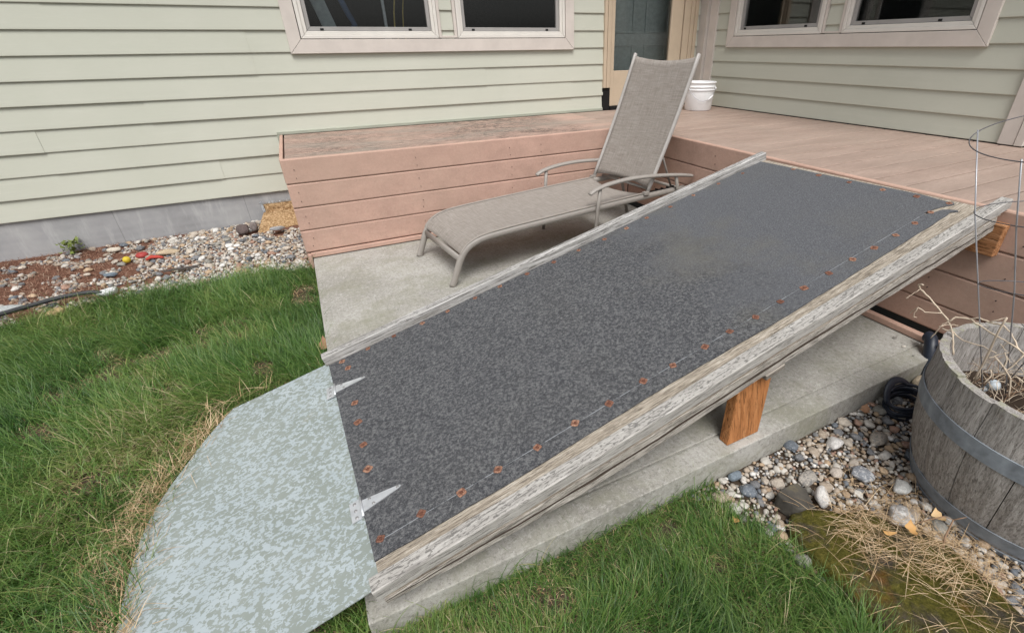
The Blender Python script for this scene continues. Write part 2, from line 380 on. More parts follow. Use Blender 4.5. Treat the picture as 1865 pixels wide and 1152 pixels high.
STALK = flat('dead_plant_stalk', (.60, .50, .385), .7); STALKD = flat('dead_brown_twig', (.25, .16, .10), .8)
SOIL = flat('potting_soil', (.045, .032, .024), .95, .1); NAVY = flat('navy_black_rubber', (.020, .026, .040), .42, .4)
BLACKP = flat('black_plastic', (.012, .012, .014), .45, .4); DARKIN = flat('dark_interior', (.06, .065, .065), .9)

# ------------------------------------------------------------------ dimensions (metres; camera stands at x=0, y=0)
yA, xB, zd, yD, xD, sx, sy = 4.371, 3.875, 0.627, 3.321, 2.321, -0.136, 0.777
z0, pt = 0.2187, 0.13693
def gz(x, y):
    """height of the ground"""
    n = mnoise.noise(Vector((x*1.3, y*1.3, 0)))*.012
    base = -.075
    if x > -.2 and y < 1.2:
        t = min(1, (x+.2)/.6); base = -.075 - .03*t
    if y > 3.2: base += .05*min(1, (y-3.2)/1.1)*(1 if x < 0 else 0)
    if y > 3.5 and x > -1.1: base += .035*min(1, (x+1.1)/.8)*min(1, (y-3.5)/.6)*(1 if x < .2 else 0)
    if x > 0 and y > 1.0: base = -.12
    if abs(x) > 4 or y < -2 or y > 6: n *= .3
    return base + n

# ------------------------------------------------------------------ ground sheet
def ground():
    xs = sorted(set([-120, -60, -30, -15, -8, -5, -4] + [round(-3.2+.05*i, 3) for i in range(125)] + [4, 5, 8, 15, 30, 60, 120]))
    ys = sorted(set([-120, -60, -30, -15, -8, -4, -2] + [round(-1+.05*i, 3) for i in range(120)] + [6, 8, 15, 30, 60, 120]))
    V = [(x, y, gz(x, y)) for y in ys for x in xs]; n = len(xs)
    F = [(j*n+i, j*n+i+1, (j+1)*n+i+1, (j+1)*n+i) for j in range(len(ys)-1) for i in range(n-1)]
    o = fromnp('ground', np.array(V), np.array(F), GROUND, smooth=True); tag(o, kind='structure')
ground()

# ------------------------------------------------------------------ concrete patio
mb = MB()
jy = .864
def slab(x0, x1, y0, y1): 
    mb.box(x0, x1, y0, y1, -.26, 0)
slab(sx, xD+.02, jy+.003, yD+.25); slab(sx, xD+.02, sy, jy-.003)
mb.box(sx+.002, xD+.018, jy-.0035, jy+.0035, -.255, -.004)
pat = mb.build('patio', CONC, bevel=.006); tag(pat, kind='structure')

# ------------------------------------------------------------------ house
house = thing('house', 'sage green lap-sided house corner with cream framed windows and a tan glazed door', 'house', (1.5, yA, 0))
# siding profile (offset outwards from the wall plane, height)
def lap(z, top=None):
    h = pt if top is None else top
    return [(0, z+.004), (-.0125, z), (-.014, z+.003), (-.0135, z+.012), (-.0015, z+h+.002), (0, z+h+.004)]
def wallA_board(mb, x0, x1, z, top=None, dy=0):
    prof = [(yA + o_ + dy, zz) for o_, zz in lap(z, top)]
    mb.prism(prof[::-1], x0, x1, 0)
def wallB_board(mb, y0, y1, z, top=None, dx=0):
    prof = [(xB + o_ + dx, zz) for o_, zz in lap(z, top)]
    mb.prism(prof, y0, y1, 1)
joints = {0: [-.627, 1.9], 1: [-.602, -2.6], 2: [-1.50, 1.2], 3: [-1.506, -3.4], 4: [2.34, -.9], 5: [1.503, -2.2], 6: [-.199, -2.9], 7: [-.202, -1.9], 8: [-2.4], 9: [-1.2], 10: [-2.9], 11: [-1.7], 12: [-.8], 13: [-2.2], 14: [-1.4], 15: [-3]}
mb = MB()
WA0, WA1 = -6.5, 3.83
for k in range(16):
    z = z0 + pt*k
    spans = [(WA0, WA1)]
    cuts = []
    if z+pt > 1.18 and z < 2.15: cuts.append((.06, 2.35))
    if z+pt > .64 and z < 2.15: cuts.append((2.69, 3.77))
    if k < 3: cuts.append((-.155, 4.2))        # hidden below the deck
    for a, b in cuts:
        ns = []
        for s_, e_ in spans:
            if b <= s_ or a >= e_: ns.append((s_, e_)); continue
            if a > s_: ns.append((s_, a))
            if b < e_: ns.append((b, e_))
        spans = ns
    for s_, e_ in spans:
        pts = [s_] + sorted(j for j in joints.get(k, []) if s_+.05 < j < e_-.05) + [e_]
        for i in range(len(pts)-1):
            wallA_board(mb, pts[i] - (.004 if i else 0), pts[i+1], z, dy=-.003 if i % 2 else 0)
    if k == 7: wallA_board(mb, .06, 2.35, z, top=.0)   # sliver under the window trim
# siding between the two window units
for k in (8, 9, 10, 11, 12, 13): wallA_board(mb, 1.163, 1.262, z0+pt*k, dy=-.004)
wallA_board(mb, 1.163, 1.262, z0+pt*7+.02, top=pt-.02, dy=-.004)
mb.build('siding', SID, house)
mb = MB(); WB0 = 1.40
for k in range(3, 16):
    z = z0 + .004 + pt*k
    spans = [(WB0+.06, yA)]
    if z+pt > 1.20 and z < 2.15:
        spans = [(WB0+.06, 1.77), (3.965, yA)]
    for s_, e_ in spans: wallB_board(mb, s_, e_, z)
for k in (8, 9, 10, 11, 12, 13): wallB_board(mb, 2.80, 2.925, z0+.004+pt*k, dx=-.004)
wallB_board(mb, 2.80, 2.925, z0+.03+pt*7, top=pt-.026, dx=-.004)
mb.build('siding', SID, house)
# wall bodies behind the siding, with real openings
mb = MB()
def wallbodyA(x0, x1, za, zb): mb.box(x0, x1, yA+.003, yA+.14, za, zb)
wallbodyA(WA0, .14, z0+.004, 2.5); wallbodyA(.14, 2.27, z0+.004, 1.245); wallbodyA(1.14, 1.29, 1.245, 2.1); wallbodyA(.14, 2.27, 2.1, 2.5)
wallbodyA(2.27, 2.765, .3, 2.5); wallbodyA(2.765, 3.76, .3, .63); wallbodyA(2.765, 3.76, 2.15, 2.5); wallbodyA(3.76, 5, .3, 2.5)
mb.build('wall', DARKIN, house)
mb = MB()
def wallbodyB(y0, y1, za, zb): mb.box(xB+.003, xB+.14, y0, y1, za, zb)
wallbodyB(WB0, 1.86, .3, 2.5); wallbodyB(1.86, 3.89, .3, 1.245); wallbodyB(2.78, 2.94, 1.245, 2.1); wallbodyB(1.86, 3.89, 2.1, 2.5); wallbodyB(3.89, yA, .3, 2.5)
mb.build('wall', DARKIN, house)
mb = MB(); mb.box(WA0, 3.9, yA+.004, yA+.2, -.5, z0+.006); mb.build('foundation', FOUND, house)
# dim rooms behind the glass
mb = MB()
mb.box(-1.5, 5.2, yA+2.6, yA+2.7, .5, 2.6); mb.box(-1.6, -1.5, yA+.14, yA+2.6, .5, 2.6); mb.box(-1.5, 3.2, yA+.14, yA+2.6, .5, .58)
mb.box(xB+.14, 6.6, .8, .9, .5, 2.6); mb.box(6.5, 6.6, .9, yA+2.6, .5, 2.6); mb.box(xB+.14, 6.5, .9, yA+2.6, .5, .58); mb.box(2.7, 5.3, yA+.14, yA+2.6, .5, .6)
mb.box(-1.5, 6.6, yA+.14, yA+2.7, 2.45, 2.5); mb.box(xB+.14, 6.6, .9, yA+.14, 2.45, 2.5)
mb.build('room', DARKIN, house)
# roof with soffit high above the frame
mb = MB(); mb.box(WA0, xB-.42, yA-.42, yA+2.8, 2.5, 2.62); mb.box(xB-.42, 6.8, 1.1, yA+2.8, 2.5, 2.62)
mb.build('roof', VINYL, house)

# trims ---------------------------------------------------------------
def frameA(mb, x0, x1, z0_, z1_, wd, y0, y1, wl=None, bottom=None):
    """mitred rectangular casing in wall A; outer size x0..x1, z0..z1"""
    b = bottom if bottom else wd
    for q in ([(x0, z0_), (x1, z0_), (x1-wd, z0_+b), (x0+wd, z0_+b)], [(x0, z1_), (x0, z0_), (x0+wd, z0_+b), (x0+wd, z1_-wd)],
              [(x1, z0_), (x1, z1_), (x1-wd, z1_-wd), (x1-wd, z0_+b)], [(x1, z1_), (x0, z1_), (x0+wd, z1_-wd), (x1-wd, z1_-wd)]):
        c = (sum(p[0] for p in q)/4, sum(p[1] for p in q)/4)
        q = [(c[0]+(p[0]-c[0])*.9985, c[1]+(p[1]-c[1])*.9985) for p in q]
        vs = [(p[0], y, p[1]) for y in (y0, y1) for p in q]
        mb.add(vs, [(0, 1, 2, 3), (7, 6, 5, 4), (0, 4, 5, 1), (1, 5, 6, 2), (2, 6, 7, 3), (3, 7, 4, 0)])
def frameB(mb, y0_, y1_, z0_, z1_, wd, xa, xb, bottom=None):
    t = MB(); frameA(t, y0_, y1_, z0_, z1_, wd, xa, xb, bottom=bottom)
    mb.add([(v[1], v[0], v[2]) for v in t.v], [f[::-1] for f in t.f])
def window_unit(win, wall, a0, a1, zb, zt, clips, mid=None):
    """one window unit: vinyl frame, grey sash, pane; a = x on wall A or y on wall B"""
    fr = frameA if wall == 'A' else frameB
    P = yA if wall == 'A' else xB
    m1 = MB(); fr(m1, a0, a1, zb, zt, .024, P-.030, P+.05); fr(m1, a0+.024, a1-.024, zb+.024, zt-.024, .024, P-.020, P+.05)
    fo = m1.build('frame', VINYL, win, bevel=.003)
    m2 = MB(); fr(m2, a0+.050, a1-.050, zb+.050, zt-.05, .026, P-.006, P+.03)
    s2 = m2.build('sash', SASH, win, bevel=.002)
    m3 = MB(); b = (a0+.07, a1-.07)
    if wall == 'A': m3.box(b[0], b[1], P+.012, P+.016, zb+.07, zt-.07)
    else: m3.box(P+.012, P+.016, b[0], b[1], zb+.07, zt-.07)
    m3.build('pane', GLASS, win)
    for c in clips:
        m4 = MB()
        if wall == 'A': m4.box(c-.012, c+.012, P-.012, P-.002, zb+.052, zb+.066)
        else: m4.box(P-.012, P-.002, c-.012, c+.012, zb+.052, zb+.066)
        m4.build('latch', BLK, win, bevel=.002)
def empty_part(name, parent, loc, label=None):
    o = bpy.data.objects.new(name, None); C.objects.link(o); o.parent = parent; o.location = loc; o.empty_display_size = .05
    if label: o['label'] = label
    return o
winA = empty_part('window', house, (1.2-1.5, 0, 1.2), 'wide double window left of the door, dark panes showing stored things')
winB = empty_part('window', house, (xB-1.5, 2.87-yA, 1.2), 'double window on the right-hand wall above the deck')
m = MB(); frameA(m, .050, 2.360, 1.166, 2.16, .085, yA-.032, yA+.01, bottom=.090)
m.build('casing', TRIM, winA, bevel=.002)
m = MB(); m.box(1.137, 1.160, yA-.026, yA+.004, 1.262, 2.07); m.box(1.264, 1.288, yA-.026, yA+.004, 1.262, 2.07); m.box(1.160, 1.264, yA-.024, yA+.004, 1.262, 1.278)
m.build('mullion_trim', TRIM, winA, bevel=.002)
window_unit(winA, 'A', .140, 1.134, 1.260, 2.07, (.29, .92)); window_unit(winA, 'A', 1.291, 2.270, 1.260, 2.07, (1.43, 2.10))
m = MB(); frameB(m, 1.760, 3.978, 1.166, 2.16, .085, xB-.032, xB+.01, bottom=.090)
m.build('casing', TRIM, winB, bevel=.002)
m = MB(); m.box(xB-.026, xB+.004, 2.928, 2.948, 1.262, 2.07); m.box(xB-.026, xB+.004, 2.775, 2.797, 1.262, 2.07); m.box(xB-.024, xB+.004, 2.797, 2.928, 1.262, 1.276)
m.build('mullion_trim', TRIM, winB, bevel=.002)
window_unit(winB, 'B', 1.850, 2.772, 1.260, 2.07, (2.09, 2.62)); window_unit(winB, 'B', 2.951, 3.888, 1.260, 2.07, (3.12, 3.78))
# corner boards, channel along the deck
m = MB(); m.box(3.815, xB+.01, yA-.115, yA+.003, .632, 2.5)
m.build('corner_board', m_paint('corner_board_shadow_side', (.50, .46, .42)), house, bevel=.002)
m = MB(); m.box(xB-.026, xB+.004, yA-.225, yA-.117, .633, 2.5); m.build('corner_board', TRIM, house, bevel=.002)
m = MB(); m.box(xB-.034, xB+.08, WB0-.02, WB0+.025, .633, 2.5); m.box(xB-.030, xB+.004, WB0+.028, WB0+.112, .633, 2.5)
m.build('corner_board', TRIM, house, bevel=.002)
m = MB(); m.box(-.182, 2.68, yA-.026, yA-.0005, .6305, .652); m.box(-.185, -.168, yA-.025, yA-.0005, .495, .6295)
m.build('siding_channel', CHAN, house, bevel=.002)
# door
door = empty_part('door', house, (3.2-1.5, 0, .63), 'tan glazed patio door in the corner, its lower trim cut away')
m = MB(); 
for a_, b_, o_ in ((2.684, 2.715, .030), (2.717, 2.745, .036), (2.747, 2.765, .022)): m.box(a_, b_, yA-o_, yA+.02, .832, 2.2)
m.build('trim', DOORP, door, bevel=.003)
m = MB()
for a_, b_, o_ in ((3.615, 3.69, .018), (3.692, 3.735, .026), (3.737, 3.775, .036)): m.box(a_, b_, yA-o_, yA+.02, .64, 2.2)
m.box(2.684, 3.775, yA-.034, yA+.02, 2.12, 2.2)
m.build('trim', DOORP, door, bevel=.003)
m = MB(); m.box(2.682, 2.770, yA-.012, yA+.01, .632, .829); m.box(2.69, 2.762, yA-.020, yA-.013, .634, .80); m.box(2.77, 3.70, yA-.03, yA+.03, .631, .662)
m.build('sill', BLK, door, bevel=.002)
m = MB(); m.box(2.772, 2.808, yA-.010, yA+.035, .664, 2.11); m.box(3.462, 3.605, yA-.010, yA+.035, .664, 2.11)
m.box(2.808, 3.462, yA-.008, yA+.035, .664, .978); m.box(2.808, 3.462, yA-.008, yA+.035, 2.0, 2.11)
m.build('leaf', DOORP, door, bevel=.003)
m = MB(); m.box(2.806, 3.464, yA+.010, yA+.014, .976, 2.002); m.build('pane', GLASS, door)
# things seen through the panes
m = MB(); D0 = Matrix.Translation((3.30, yA+.30, .6)) @ Matrix.Rotation(R(-14), 4, 'Z')
m.box(-.40, .40, 0, .04, 0, 1.75, 0, D0)
for (a_, b_) in ((-.30, -.06), (.06, .30)):
    for (c_, d_) in ((.12, .60), (.70, 1.25), (1.34, 1.6)):
        m.box(a_, b_, -.010, -.001, c_, c_+.018, 0, D0); m.box(a_, b_, -.010, -.001, d_-.018, d_, 0, D0)
        m.box(a_, a_+.018, -.0105, -.001, c_+.019, d_-.019, 0, D0); m.box(b_-.018, b_, -.0105, -.001, c_+.019, d_-.019, 0, D0)
ip = m.build('interior_door', flat('pale_blue_green_door', (.52, .58, .57), .5), None, bevel=.003)
tag(ip, 'pale panelled inner door seen behind the glass of the patio door', 'door')
m = MB(); D1 = Matrix.Translation((.60, yA+.42, .58)) @ Matrix.Rotation(R(-16), 4, 'Y')
m.box(-.05, .05, 0, .03, 0, 1.3, 0, D1)
tag(m.build('leaning_board', flat('pale_board', (.40, .45, .46), .6), bevel=.004), 'pale board leaning inside the left window pane', 'board')
m = MB(); m.lathe([(.0, 0), (.07, 0), (.072, .02), (.03, .045), (.028, .12), (.012, .15), (.011, .75), (.0, .76)], 20, (.80, yA+.32, 1.16))
m.lathe([(.0, .0), (.16, .0), (.16, 1.158-.582), (.0, 1.158-.582)], 20, (.80, yA+.36, .582), 1)
tag(m.build('floor_lamp', [flat('white_lamp', (.55, .58, .60), .5), DARKIN], smooth=False), 'white stemmed lamp standing inside the left window pane', 'lamp')
m = MB(); m.tube([(.47, yA+.36, 1.6), (.52, yA+.33, 1.45), (.56, yA+.32, 1.36), (.50, yA+.32, 1.30), (.49, yA+.34, 1.2), (.49, yA+.36, .6)], .022, 10)
tag(m.build('hanging_jacket', flat('dull_blue_cloth', (.07, .11, .20), .9), smooth=True), 'dull blue cloth hanging inside the left window pane', 'cloth')
m = MB(); m.tube([(.88+.02*math.sin(t*1.2), yA+.28, 1.75-t*.1) for t in range(11)], .006, 6)
m.tube([(.95+.025*math.sin(t*.9+1), yA+.26, 1.75-t*.1) for t in range(11)], .005, 6)
tag(m.build('hanging_rope', flat('yellow_cord', (.45, .36, .12), .7), smooth=True), 'pair of yellow ropes hanging inside the left window pane', 'rope')
# sandy patch of exposed insulation on the foundation
m = MB(); nx, nz = 18, 16; vs = []; fs = []
for j in range(nz+1):
    for i in range(nx+1):
        u = i/nx; v = j/nz
        wl = -.415 + .01*mnoise.noise(Vector((0, v*6, 1))) - .10*max(0, .5-v)*2
        x = wl + ((-.150) - wl)*u; z = -.07 + .207*v + .006*mnoise.noise(Vector((u*8, 3, 0)))*(v > .9)
        d = .012 + .02*(1-v)
        if v < .5: d += (.5-v)/.5*.40; z = .137*(.5+.5*v) - .07*(.5-v)/.5 - .065*(.5-v)/.5 + .002
        else: z = .0 + .137*(v-.5)*2*1.0 + .070*(1-v)*2*.9
        y = yA - d - .010*mnoise.noise(Vector((u*7, v*7, 0))) - .006*mnoise.noise(Vector((u*25, v*25, 5))); z += .008*mnoise.noise(Vector((u*9, v*14, 5)))*(v < .9)
        if j == nz or (i in (0, nx) and v > .5): y = yA + .002
        vs.append((x, y, z))
for j in range(nz):
    for i in range(nx): a_ = j*(nx+1)+i; fs.append((a_, a_+1, a_+nx+2, a_+nx+1))
m.add(vs, fs)
a = Mat('sandy_foam', .95, .1); f = a.noise(70, 7, .85); a.col(a.ramp(f, [(.42, (.20, .12, .06)), (.5, (.40, .26, .135)), (.58, (.58, .42, .26))])); a.bump(f, .9, .01)
m.build('foam_patch', a.m, house, smooth=True)
m = MB()
for i in range(40):
    u = i/39; x = -.43+.28*u if i < 28 else -.425+random.uniform(-.006, .006); z = .137 if i < 28 else .137-(i-28)*.011
    x2 = -.43 + .28*(i/27) if i < 28 else x
    h = random.uniform(.008, .026); m.add([(x2-.008, yA-.006, z-.006), (x2+.010, yA-.016, z-.004), (x2+random.uniform(-.01, .01), yA-.026, z+h), (x2-.006, yA-.012, z+h*.6)], [(0, 1, 2, 3)])
m.build('torn_film', flat('pale_plastic_film', (.62, .66, .70), .35), house)

# ------------------------------------------------------------------ deck
deck = thing('deck', 'L-shaped raised deck of salmon pink composite boards against the house', 'deck', (2.3, yD, 0))
xE = -.165                                   # left end of the deck
m = MB()                                     # boards of the ledge along wall A
y = yD + .026; k = 0
while y < yA-.02:
    y1 = min(y+.1475, yA-.004)
    m.box(xE+.026, xD+.0, y+.0018, y1-.0018, zd-.03, zd); y = y1; k += 1
m.build('ledge_boards', STRIPM, deck, bevel=.003)
m = MB(); ys = .902-.1485*9
y = ys
while y < yA-.01:
    y1 = min(y+.1485, yA-.004)
    m.box(xD+.027 if y < yD-.02 else xD+.002, xB-.004, y+.0042, y1-.0042, zd-.03, zd-.001); y = y1
m.build('deck_boards', DECKB, deck, bevel=.003)
# fascia boards facing the patio (x direction) and the ramp side (y direction)
def fascia(m, axis, plane, a0, a1, zs, shade=0):
    for i in range(len(zs)-1):
        zt, zb = zs[i]-(.0012 if i else 0), zs[i+1]+.0022
        # rounded-over board profile, 24 mm thick
        o = .0016*i
        pr = [(plane+.024, zb), (plane+.004+o, zb), (plane+o, zb+.006), (plane+o, zt-.007), (plane+.003+o, zt-.002), (plane+.008+o, zt), (plane+.024, zt)]
        if axis == 0: m.prism(pr[::-1], a0, a1, 0)
        else: m.prism(pr, a0, a1, 1)
m = MB(); fascia(m, 0, yD, xE, xD+.0, [zd+.002, .481, .333, .187, .041])
for x in (-.11, .62, 1.28, 1.52, 2.2):
    for zz in (.565, .515, .43, .375, .28, .235, .135, .085):
        cx = x + random.uniform(-.008, .008)
        m.lathe([(0, .0), (.0021, .0), (.0021, .0015), (0, .0016)], 8, (0, 0, 0), 1)
        for q in range(len(m.v)-32, len(m.v)): v = m.v[q]; m.v[q] = (v[0]+cx, yD+.004-v[2]*4-.004, zz+v[1])
m.build('fascia', [FASC, BLK], deck)
m = MB(); fascia(m, 1, xD, -1.2, yD+.0, [zd+.002, .470, .322, .174, .050])
for y in (.70, .95, 1.75, 2.35, 2.95):
    for zz in (.565, .515, .43, .375, .28, .235, .135):
        cy = y + random.uniform(-.008, .008)
        m.lathe([(0, .0), (.0021, .0), (.0021, .0015), (0, .0016)], 8, (0, 0, 0), 1)
        for q in range(len(m.v)-32, len(m.v)): v = m.v[q]; m.v[q] = (xD-v[2]*4, v[0]+cy, zz+v[1])
m.build('fascia', [FASCY, BLK], deck)
m = MB(); m.box(xE-.004, xE+.018, yD+.027, yA-.022, zd-.145, zd+.003); m.box(xE-.002, xE+.018, yD+.027, yA-.022, -.1, zd-.147)
m.build('end_trim', FASCY, deck, bevel=.005)
m = MB(); m.box(xE+.012, xD+.0, yD-.008, yD+.02, .006, .037); m.box(xE+.006, sx-.003, yD-.030, yD+.022, -.13, .037)
m.build('bottom_trim', FASC, deck, bevel=.004)
m = MB(); m.box(xD-.055, xD-.020, -1.1, 1.35, .003, .034); m.build('bottom_trim', FASCY, deck, bevel=.005)
m = MB(); m.box(xE+.03, xB-.05, yD+.05, yA-.05, .3, zd-.032); m.box(xD+.05, xB-.05, -1.15, yD, .3, zd-.032); m.box(xD+.03, xB, -1.15, yD+.04, -.1, .05)
m.box(xE+.02, xB-.05, yD+.03, yD+.05, -.1, .5)
m.build('joists', DARKIN, deck)

# ------------------------------------------------------------------ ramp
TH, PH = .0384, .21945
ramp = thing('wheelchair_ramp', 'weathered wooden ramp with charcoal felt surface rising from lawn to deck', 'ramp', (-.089, .855, .102), (0, -PH, TH))
ramp.rotation_mode = 'XYZ'
LU = 2.43
def bow(u): return -.024*u - .006*math.sin(min(1, max(0, u)/1.2)*math.pi)
def bent(c): return Vector((c.x, c.y + bow(c.x) + .0012*math.sin(c.x*23), c.z))
m = MB(); m.prism([(-.0915, -.016), (.995, -.016), (.995, -.001), (-.0915, -.001)], .0, LU, 0, seg=24, fn=lambda c: Vector((c.x, c.y + (bow(c.x) if c.y < 0 else 0), c.z)))
m.build('plywood_base', PLY, ramp, world=False)
# felt mat with slightly ragged edges, turned up near corner torn away
m = MB(); N = 90
def medge(u): return -.014*min(1, u/.4) - .018*min(1, max(0, u-.9)/.5) + .0022*mnoise.noise(Vector((u*14, 0, 0)))
lo = [(u, medge(u)) for u in [2.395*i/N for i in range(N+1)]]
lo = [p for p in lo if p[0] < 2.30]
torn = [(2.325, -.028), (2.345, -.046), (2.352, -.038), (2.345, -.016), (2.330, .004), (2.300, .012), (2.262, .030), (2.268, .036), (2.315, .030), (2.350, .018), (2.372, .006), (2.395, -.006), (2.408, .004), (2.404, .03)]
hi = [(2.417-.002*i, .05+.90*i/12) for i in range(1, 12)]
hi2 = [(u, .951 + .004*mnoise.noise(Vector((u*9, 4, 0))) - .006*(1-u/2.4)) for u in [2.392*(N-i)/N for i in range(N+1)]]
ring = lo + torn + hi + hi2 + [(.022*0, .93-.93*i/8) for i in range(1, 8)]
n = len(ring)
m.add([(p[0], p[1], .0038) for p in ring] + [(p[0], p[1], .0002) for p in ring], [tuple(range(n))] + [(i, i+n, (i+1) % n+n, (i+1) % n) for i in range(n)])
m.build('felt_mat', FELT, ramp, world=False)
m = MB()
pts = [(u, .047-.016*u/2.3 + .0008*math.sin(u*9)) for u in [.02+2.25*i/60 for i in range(61)]]
for i in range(60):
    (a_, b_), (c_, d_) = pts[i], pts[i+1]
    wd = random.choice((.0004, .0008, .0010, .0003))
    m.add([(a_, b_-wd, .0043), (c_, d_-wd, .0043), (c_, d_+wd, .0043), (a_, b_+wd, .0043)], [(0, 1, 2, 3)])
m.build('chalk_line', flat('pale_chalk', (.30, .32, .34), .9), ramp, world=False)
# rails
def seggrid(prof, a0, a1, fn, jit=.0012, seg=80):
    def g(c):
        c = fn(c); return Vector((c.x, c.y + jit*mnoise.noise(Vector((c.x*9, c.y*40, c.z*40))), c.z + jit*mnoise.noise(Vector((c.x*11+7, c.y*40, c.z*40)))))
    mm = MB(); mm.prism(prof, a0, a1, 0, seg=seg, fn=g); return mm
near_prof = [(-.0985, .0005), (-.060, .0005), (-.058, .034), (-.0605, .037), (-.096, .0365), (-.099, .0335)]
def nearfn(c): return Vector((c.x, c.y + bow(c.x) - .012*c.x/2.4*0, c.z))
seggrid(near_prof, -.012, 2.47, nearfn).build('side_rail', RAILW, ramp, world=False, label='flat grey near rail spotted with rain')
far_prof = [(.952, .0005), (.990, .0005), (.990, .037), (.987, .040), (.955, .040), (.952, .037)]
seggrid(far_prof, -.010, 2.435, lambda c: c).build('side_rail', RAILF, ramp, world=False, label='narrow grey far rail')
# stringers: laminated edge with a groove
sp = [(-.0935, -.073), (-.0935, -.0515), (-.060, -.0500), (-.060, -.043), (-.0945, -.0415), (-.0945, -.0168), (-.044, -.0168), (-.044, -.073)]
def strfn(c):
    t = .50 + .50*min(1, max(0, c.x)/.55); z = c.z*t if c.z < -.03 else -.0168 - (abs(c.z)-.0168)*t
    return Vector((c.x, c.y + bow(c.x), z))
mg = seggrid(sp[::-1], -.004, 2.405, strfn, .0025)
mg.m = [1 if (q < 80*8 and q % 8 in (3, 4, 5)) else 0 for q in range(len(mg.f))]  # groove faces take a dark colour that paints in the recess shade
mg.build('stringer', [STRG, flat('groove_shade_brown', (.06, .045, .035), .95)], ramp, world=False)
seggrid([(.955, -.0945), (.992, -.0945), (.992, -.0168), (.955, -.0168)], 0, 2.40, lambda c: c, .002).build('stringer', STRG, ramp, world=False)
seggrid([(.43, -.0945), (.468, -.0945), (.468, -.0168), (.43, -.0168)], .04, 2.38, lambda c: c, .002).build('stringer', STRG, ramp, world=False)
m = MB(); m.box(.0, .02, -.086, .99, -.036, -.018); m.build('end_board', STRG, ramp, world=False)
m = MB(); m.box(1.20, 1.285, -.128, -.02, -.094, -.0745); m.build('cleat', GREYW, ramp, world=False, bevel=.003)
# washers with rusty screws
def disc(name, r, mat, z0_, z1_, n=16, sq=False, inner=0):
    mm = MB()
    if inner: mm.lathe([(inner, z0_), (r*.96, z0_), (r, (z0_+z1_)/2), (r*.9, z1_), (inner*1.15, z1_), (inner, z1_*.8)], n)
    else: mm.lathe([(r, z0_), (r*.9, z1_), (.0001, z1_*1.05)], n)
    if sq:
        se = lambda x, y: (lambda c_, s_: 1/((abs(c_)**5+abs(s_)**5)**.2))(math.cos(math.atan2(y, x)), math.sin(math.atan2(y, x)))
        mm.v = [(x*se(x, y), y*se(x, y), z) for x, y, z in mm.v]
    return mm.build(name, mat, ramp, world=False, smooth=True)
WN = [(0.025, 0.051), (0.136, 0.053), (0.247, 0.043), (0.358, 0.045), (0.48, 0.04), (0.61, 0.044), (0.729, 0.041), (0.862, 0.047), (0.973, 0.038), (1.104, 0.035), (1.213, 0.036), (1.326, 0.031), (1.446, 0.032), (1.561, 0.029), (1.689, 0.028), (1.815, 0.025), (1.929, 0.018), (2.053, 0.016), (2.175, 0.017), (2.285, 0.022)]
WL = [(0.050, 0.925), (0.065, 0.863), (0.054, 0.634), (0.047, 0.527), (0.045, 0.411), (0.039, 0.303)]
WF = [(0.156, 0.93), (0.266, 0.934), (0.389, 0.928), (0.504, 0.929), (0.634, 0.931), (0.755, 0.93), (0.892, 0.929), (1.03, 0.922), (1.167, 0.923), (1.308, 0.913), (1.442, 0.918), (1.572, 0.925), (1.722, 0.924), (1.881, 0.93), (2.053, 0.927), (2.219, 0.917)]
WT = [(2.385, 0.736), (2.382, 0.588), (2.380, 0.428), (2.380, 0.272), (2.388, 0.134), (2.392, 0.012)]
w0 = disc('washer', .0118, RUST, .0040, .0062, 28, True, .0042); s0 = disc('screw', .0050, RUSTD, .0040, .0064, 10)
firstw = True
for lst, sc in ((WN, 1.0), (WL, 1.0), (WF, .8), (WT, .92)):
    for (u, v) in lst:
        if firstw: o, s_ = w0, s0; firstw = False
        else:
            o = w0.copy(); C.objects.link(o); o.parent = ramp
            s_ = s0.copy(); C.objects.link(s_)
        o.location = (u, v, .0); o.rotation_euler = (random.uniform(-.08, .08), random.uniform(-.08, .08), random.uniform(0, 3)); sc2 = sc*random.uniform(.88, 1.1); o.scale = (sc2, sc2, 1)
        s_.parent = o; s_.location = (0, 0, 0)
